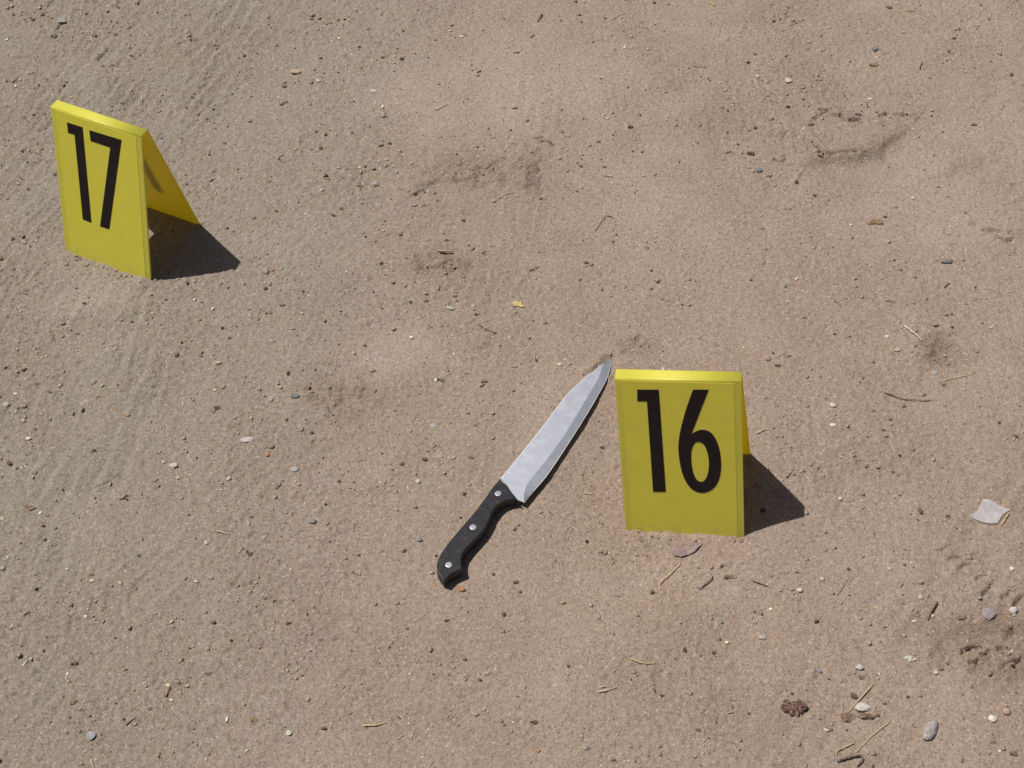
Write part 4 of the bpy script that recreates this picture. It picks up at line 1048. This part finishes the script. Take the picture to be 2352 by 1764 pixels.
# ------------------------------------------------------------------ grit: loose sand grains and fine gravel, beyond counting
def grit():
    rs = np.random.RandomState(5)
    N = 330000
    x = rs.uniform(-0.80, 0.82, N); y = rs.uniform(0.50, 1.80, N)
    s, track, rough, left, foot, pale = masks(x, y)
    patch = np.clip(0.5+0.9*perlin(x*28, y*28, 61)+0.5*perlin(x*70, y*70, 62), 0.05, 1)
    keep = rs.rand(N) < (0.16+0.84*rough)*patch*1.05
    x = x[keep]; y = y[keep]; n = len(x)
    z = np.concatenate([H(x[i:i+20000], y[i:i+20000]) for i in range(0, n, 20000)])
    u = rs.rand(n)
    r = np.minimum(0.00046*(1-u)**(-1/3.3), 0.0024)
    cols = np.array([(0.34,0.255,0.185),(0.40,0.31,0.235),(0.075,0.060,0.052),(0.145,0.118,0.098),(0.66,0.61,0.55),(0.15,0.085,0.05),(0.27,0.265,0.265),(0.5,0.41,0.31)])
    ci = rs.choice(len(cols), n, p=[0.27,0.15,0.19,0.15,0.07,0.07,0.05,0.05])
    bigc = rs.choice(len(cols), n, p=[0.48,0.27,0.03,0.06,0.03,0.05,0.04,0.04])
    ci = np.where(r > 0.0010, bigc, ci)
    tint = cols[ci]*rs.uniform(0.8, 1.2, (n, 1))
    big = r > 0.00115
    # crumbs of crust along the cracks, in the trodden patches and against the marker feet
    ex, ey = [], []
    for P, dep, wd, k in CRK:
        L = np.linalg.norm(np.diff(P, axis=0), axis=1); m = int(L.sum()*(1100 if dep > 0.0025 else 250))
        seg = rs.choice(len(L), m, p=L/L.sum()); t = rs.rand(m)[:, None]
        q = P[seg]*(1-t)+P[seg+1]*t + rs.normal(0, 0.0032, (m, 2)); ex.append(q[:, 0]); ey.append(q[:, 1])
    for c, a_, b_ in FOOT:
        m = int(a_*b_*45000); g_ = rs.normal(0, 0.5, (m, 2)); ex.append(c[0]+g_[:, 0]*a_); ey.append(c[1]+g_[:, 1]*b_)
    for mk in (17, 16):
        (cx, cy), yaw, a_, rx, ry = POSE[mk]; m = 150
        lx = rs.uniform(-MW/2-0.004, MW/2+0.004, m); ly = -a_-0.001-np.abs(rs.normal(0, 0.010, m))
        ex.append(cx+math.cos(yaw)*lx-math.sin(yaw)*ly); ey.append(cy+math.sin(yaw)*lx+math.cos(yaw)*ly)
    ex = np.concatenate(ex); ey = np.concatenate(ey); m = len(ex)
    x = np.concatenate([x, ex]); y = np.concatenate([y, ey]); z = np.concatenate([z, H(ex, ey)])
    r = np.concatenate([r, np.minimum(0.00048*(1-rs.rand(m))**(-1/2.5), 0.0021)])
    tint = np.concatenate([tint, np.array([(0.325, 0.24, 0.185)])*rs.uniform(0.75, 1.15, (m, 1))]); big = r > 0.00115; n = len(x)
    V = []; Fc = []; T = []; off = 0
    # small: blunt five-sided crumbs
    i = np.where(~big)[0]; m = len(i)
    a0 = rs.rand(m)*6.283
    vs = np.zeros((m, 6, 3))
    for k in range(5):
        rr = r[i]*rs.uniform(0.75, 1.2, m)
        vs[:, k, 0] = x[i]+rr*np.cos(a0+k*1.2566); vs[:, k, 1] = y[i]+rr*np.sin(a0+k*1.2566); vs[:, k, 2] = z[i]-0.25*r[i]
    vs[:, 5, 0] = x[i]+r[i]*rs.uniform(-.4, .4, m); vs[:, 5, 1] = y[i]+r[i]*rs.uniform(-.4, .4, m); vs[:, 5, 2] = z[i]+r[i]*rs.uniform(0.6, 1.15, m)
    f = np.array([(k, (k+1) % 5, 5) for k in range(5)])
    V.append(vs.reshape(-1, 3)); Fc.append((f[None]+(np.arange(m)*6)[:, None, None]).reshape(-1, 3)); T.append(np.repeat(tint[i], 6, 0)); off = m*6
    # larger: lumpy icosahedra
    i = np.where(big)[0]; m = len(i)
    bv = np.array([tuple(v) for v in ICO1[0]]); bf = np.array(ICO1[1])
    jit = rs.uniform(0.5, 1.35, (m, len(bv), 1)); sc = np.stack([rs.uniform(0.8, 1.5, m), rs.uniform(0.6, 1.1, m), rs.uniform(0.4, 0.75, m)], 1)
    vs = bv[None]*jit*sc[:, None, :]*r[i][:, None, None]
    an = rs.rand(m)*6.283; c, s_ = np.cos(an)[:, None], np.sin(an)[:, None]
    vx = vs[..., 0]*c-vs[..., 1]*s_; vy = vs[..., 0]*s_+vs[..., 1]*c
    vs = np.stack([vx+x[i][:, None], vy+y[i][:, None], vs[..., 2]+(z[i]+0.3*r[i])[:, None]], -1)
    V.append(vs.reshape(-1, 3)); Fc.append((bf[None]+(np.arange(m)*len(bv))[:, None, None]).reshape(-1, 3)+off); T.append(np.repeat(tint[i], len(bv), 0))
    V = np.concatenate(V).astype(np.float32); Fc = np.concatenate(Fc).astype(np.int32); T = np.concatenate(T)
    me = bpy.data.meshes.new('grit'); me.vertices.add(len(V)); me.vertices.foreach_set('co', V.ravel())
    me.loops.add(Fc.size); me.loops.foreach_set('vertex_index', Fc.ravel())
    me.polygons.add(len(Fc)); me.polygons.foreach_set('loop_start', np.arange(0, Fc.size, 3, dtype=np.int32))
    me.update(calc_edges=True)
    at = me.color_attributes.new('tint', 'FLOAT_COLOR', 'POINT')
    at.data.foreach_set('color', np.concatenate([T, np.ones((len(T), 1))], 1).astype(np.float32).ravel())
    o = bpy.data.objects.new('grit', me); COL.objects.link(o); me.materials.append(mat_grit())
    o['kind'] = 'stuff'; o['label'] = 'loose sand grains and fine gravel strewn over the soil'; o['category'] = 'grit'
    print('grit tris', len(Fc), 'grains', n, 'big', int(big.sum()))
grit()
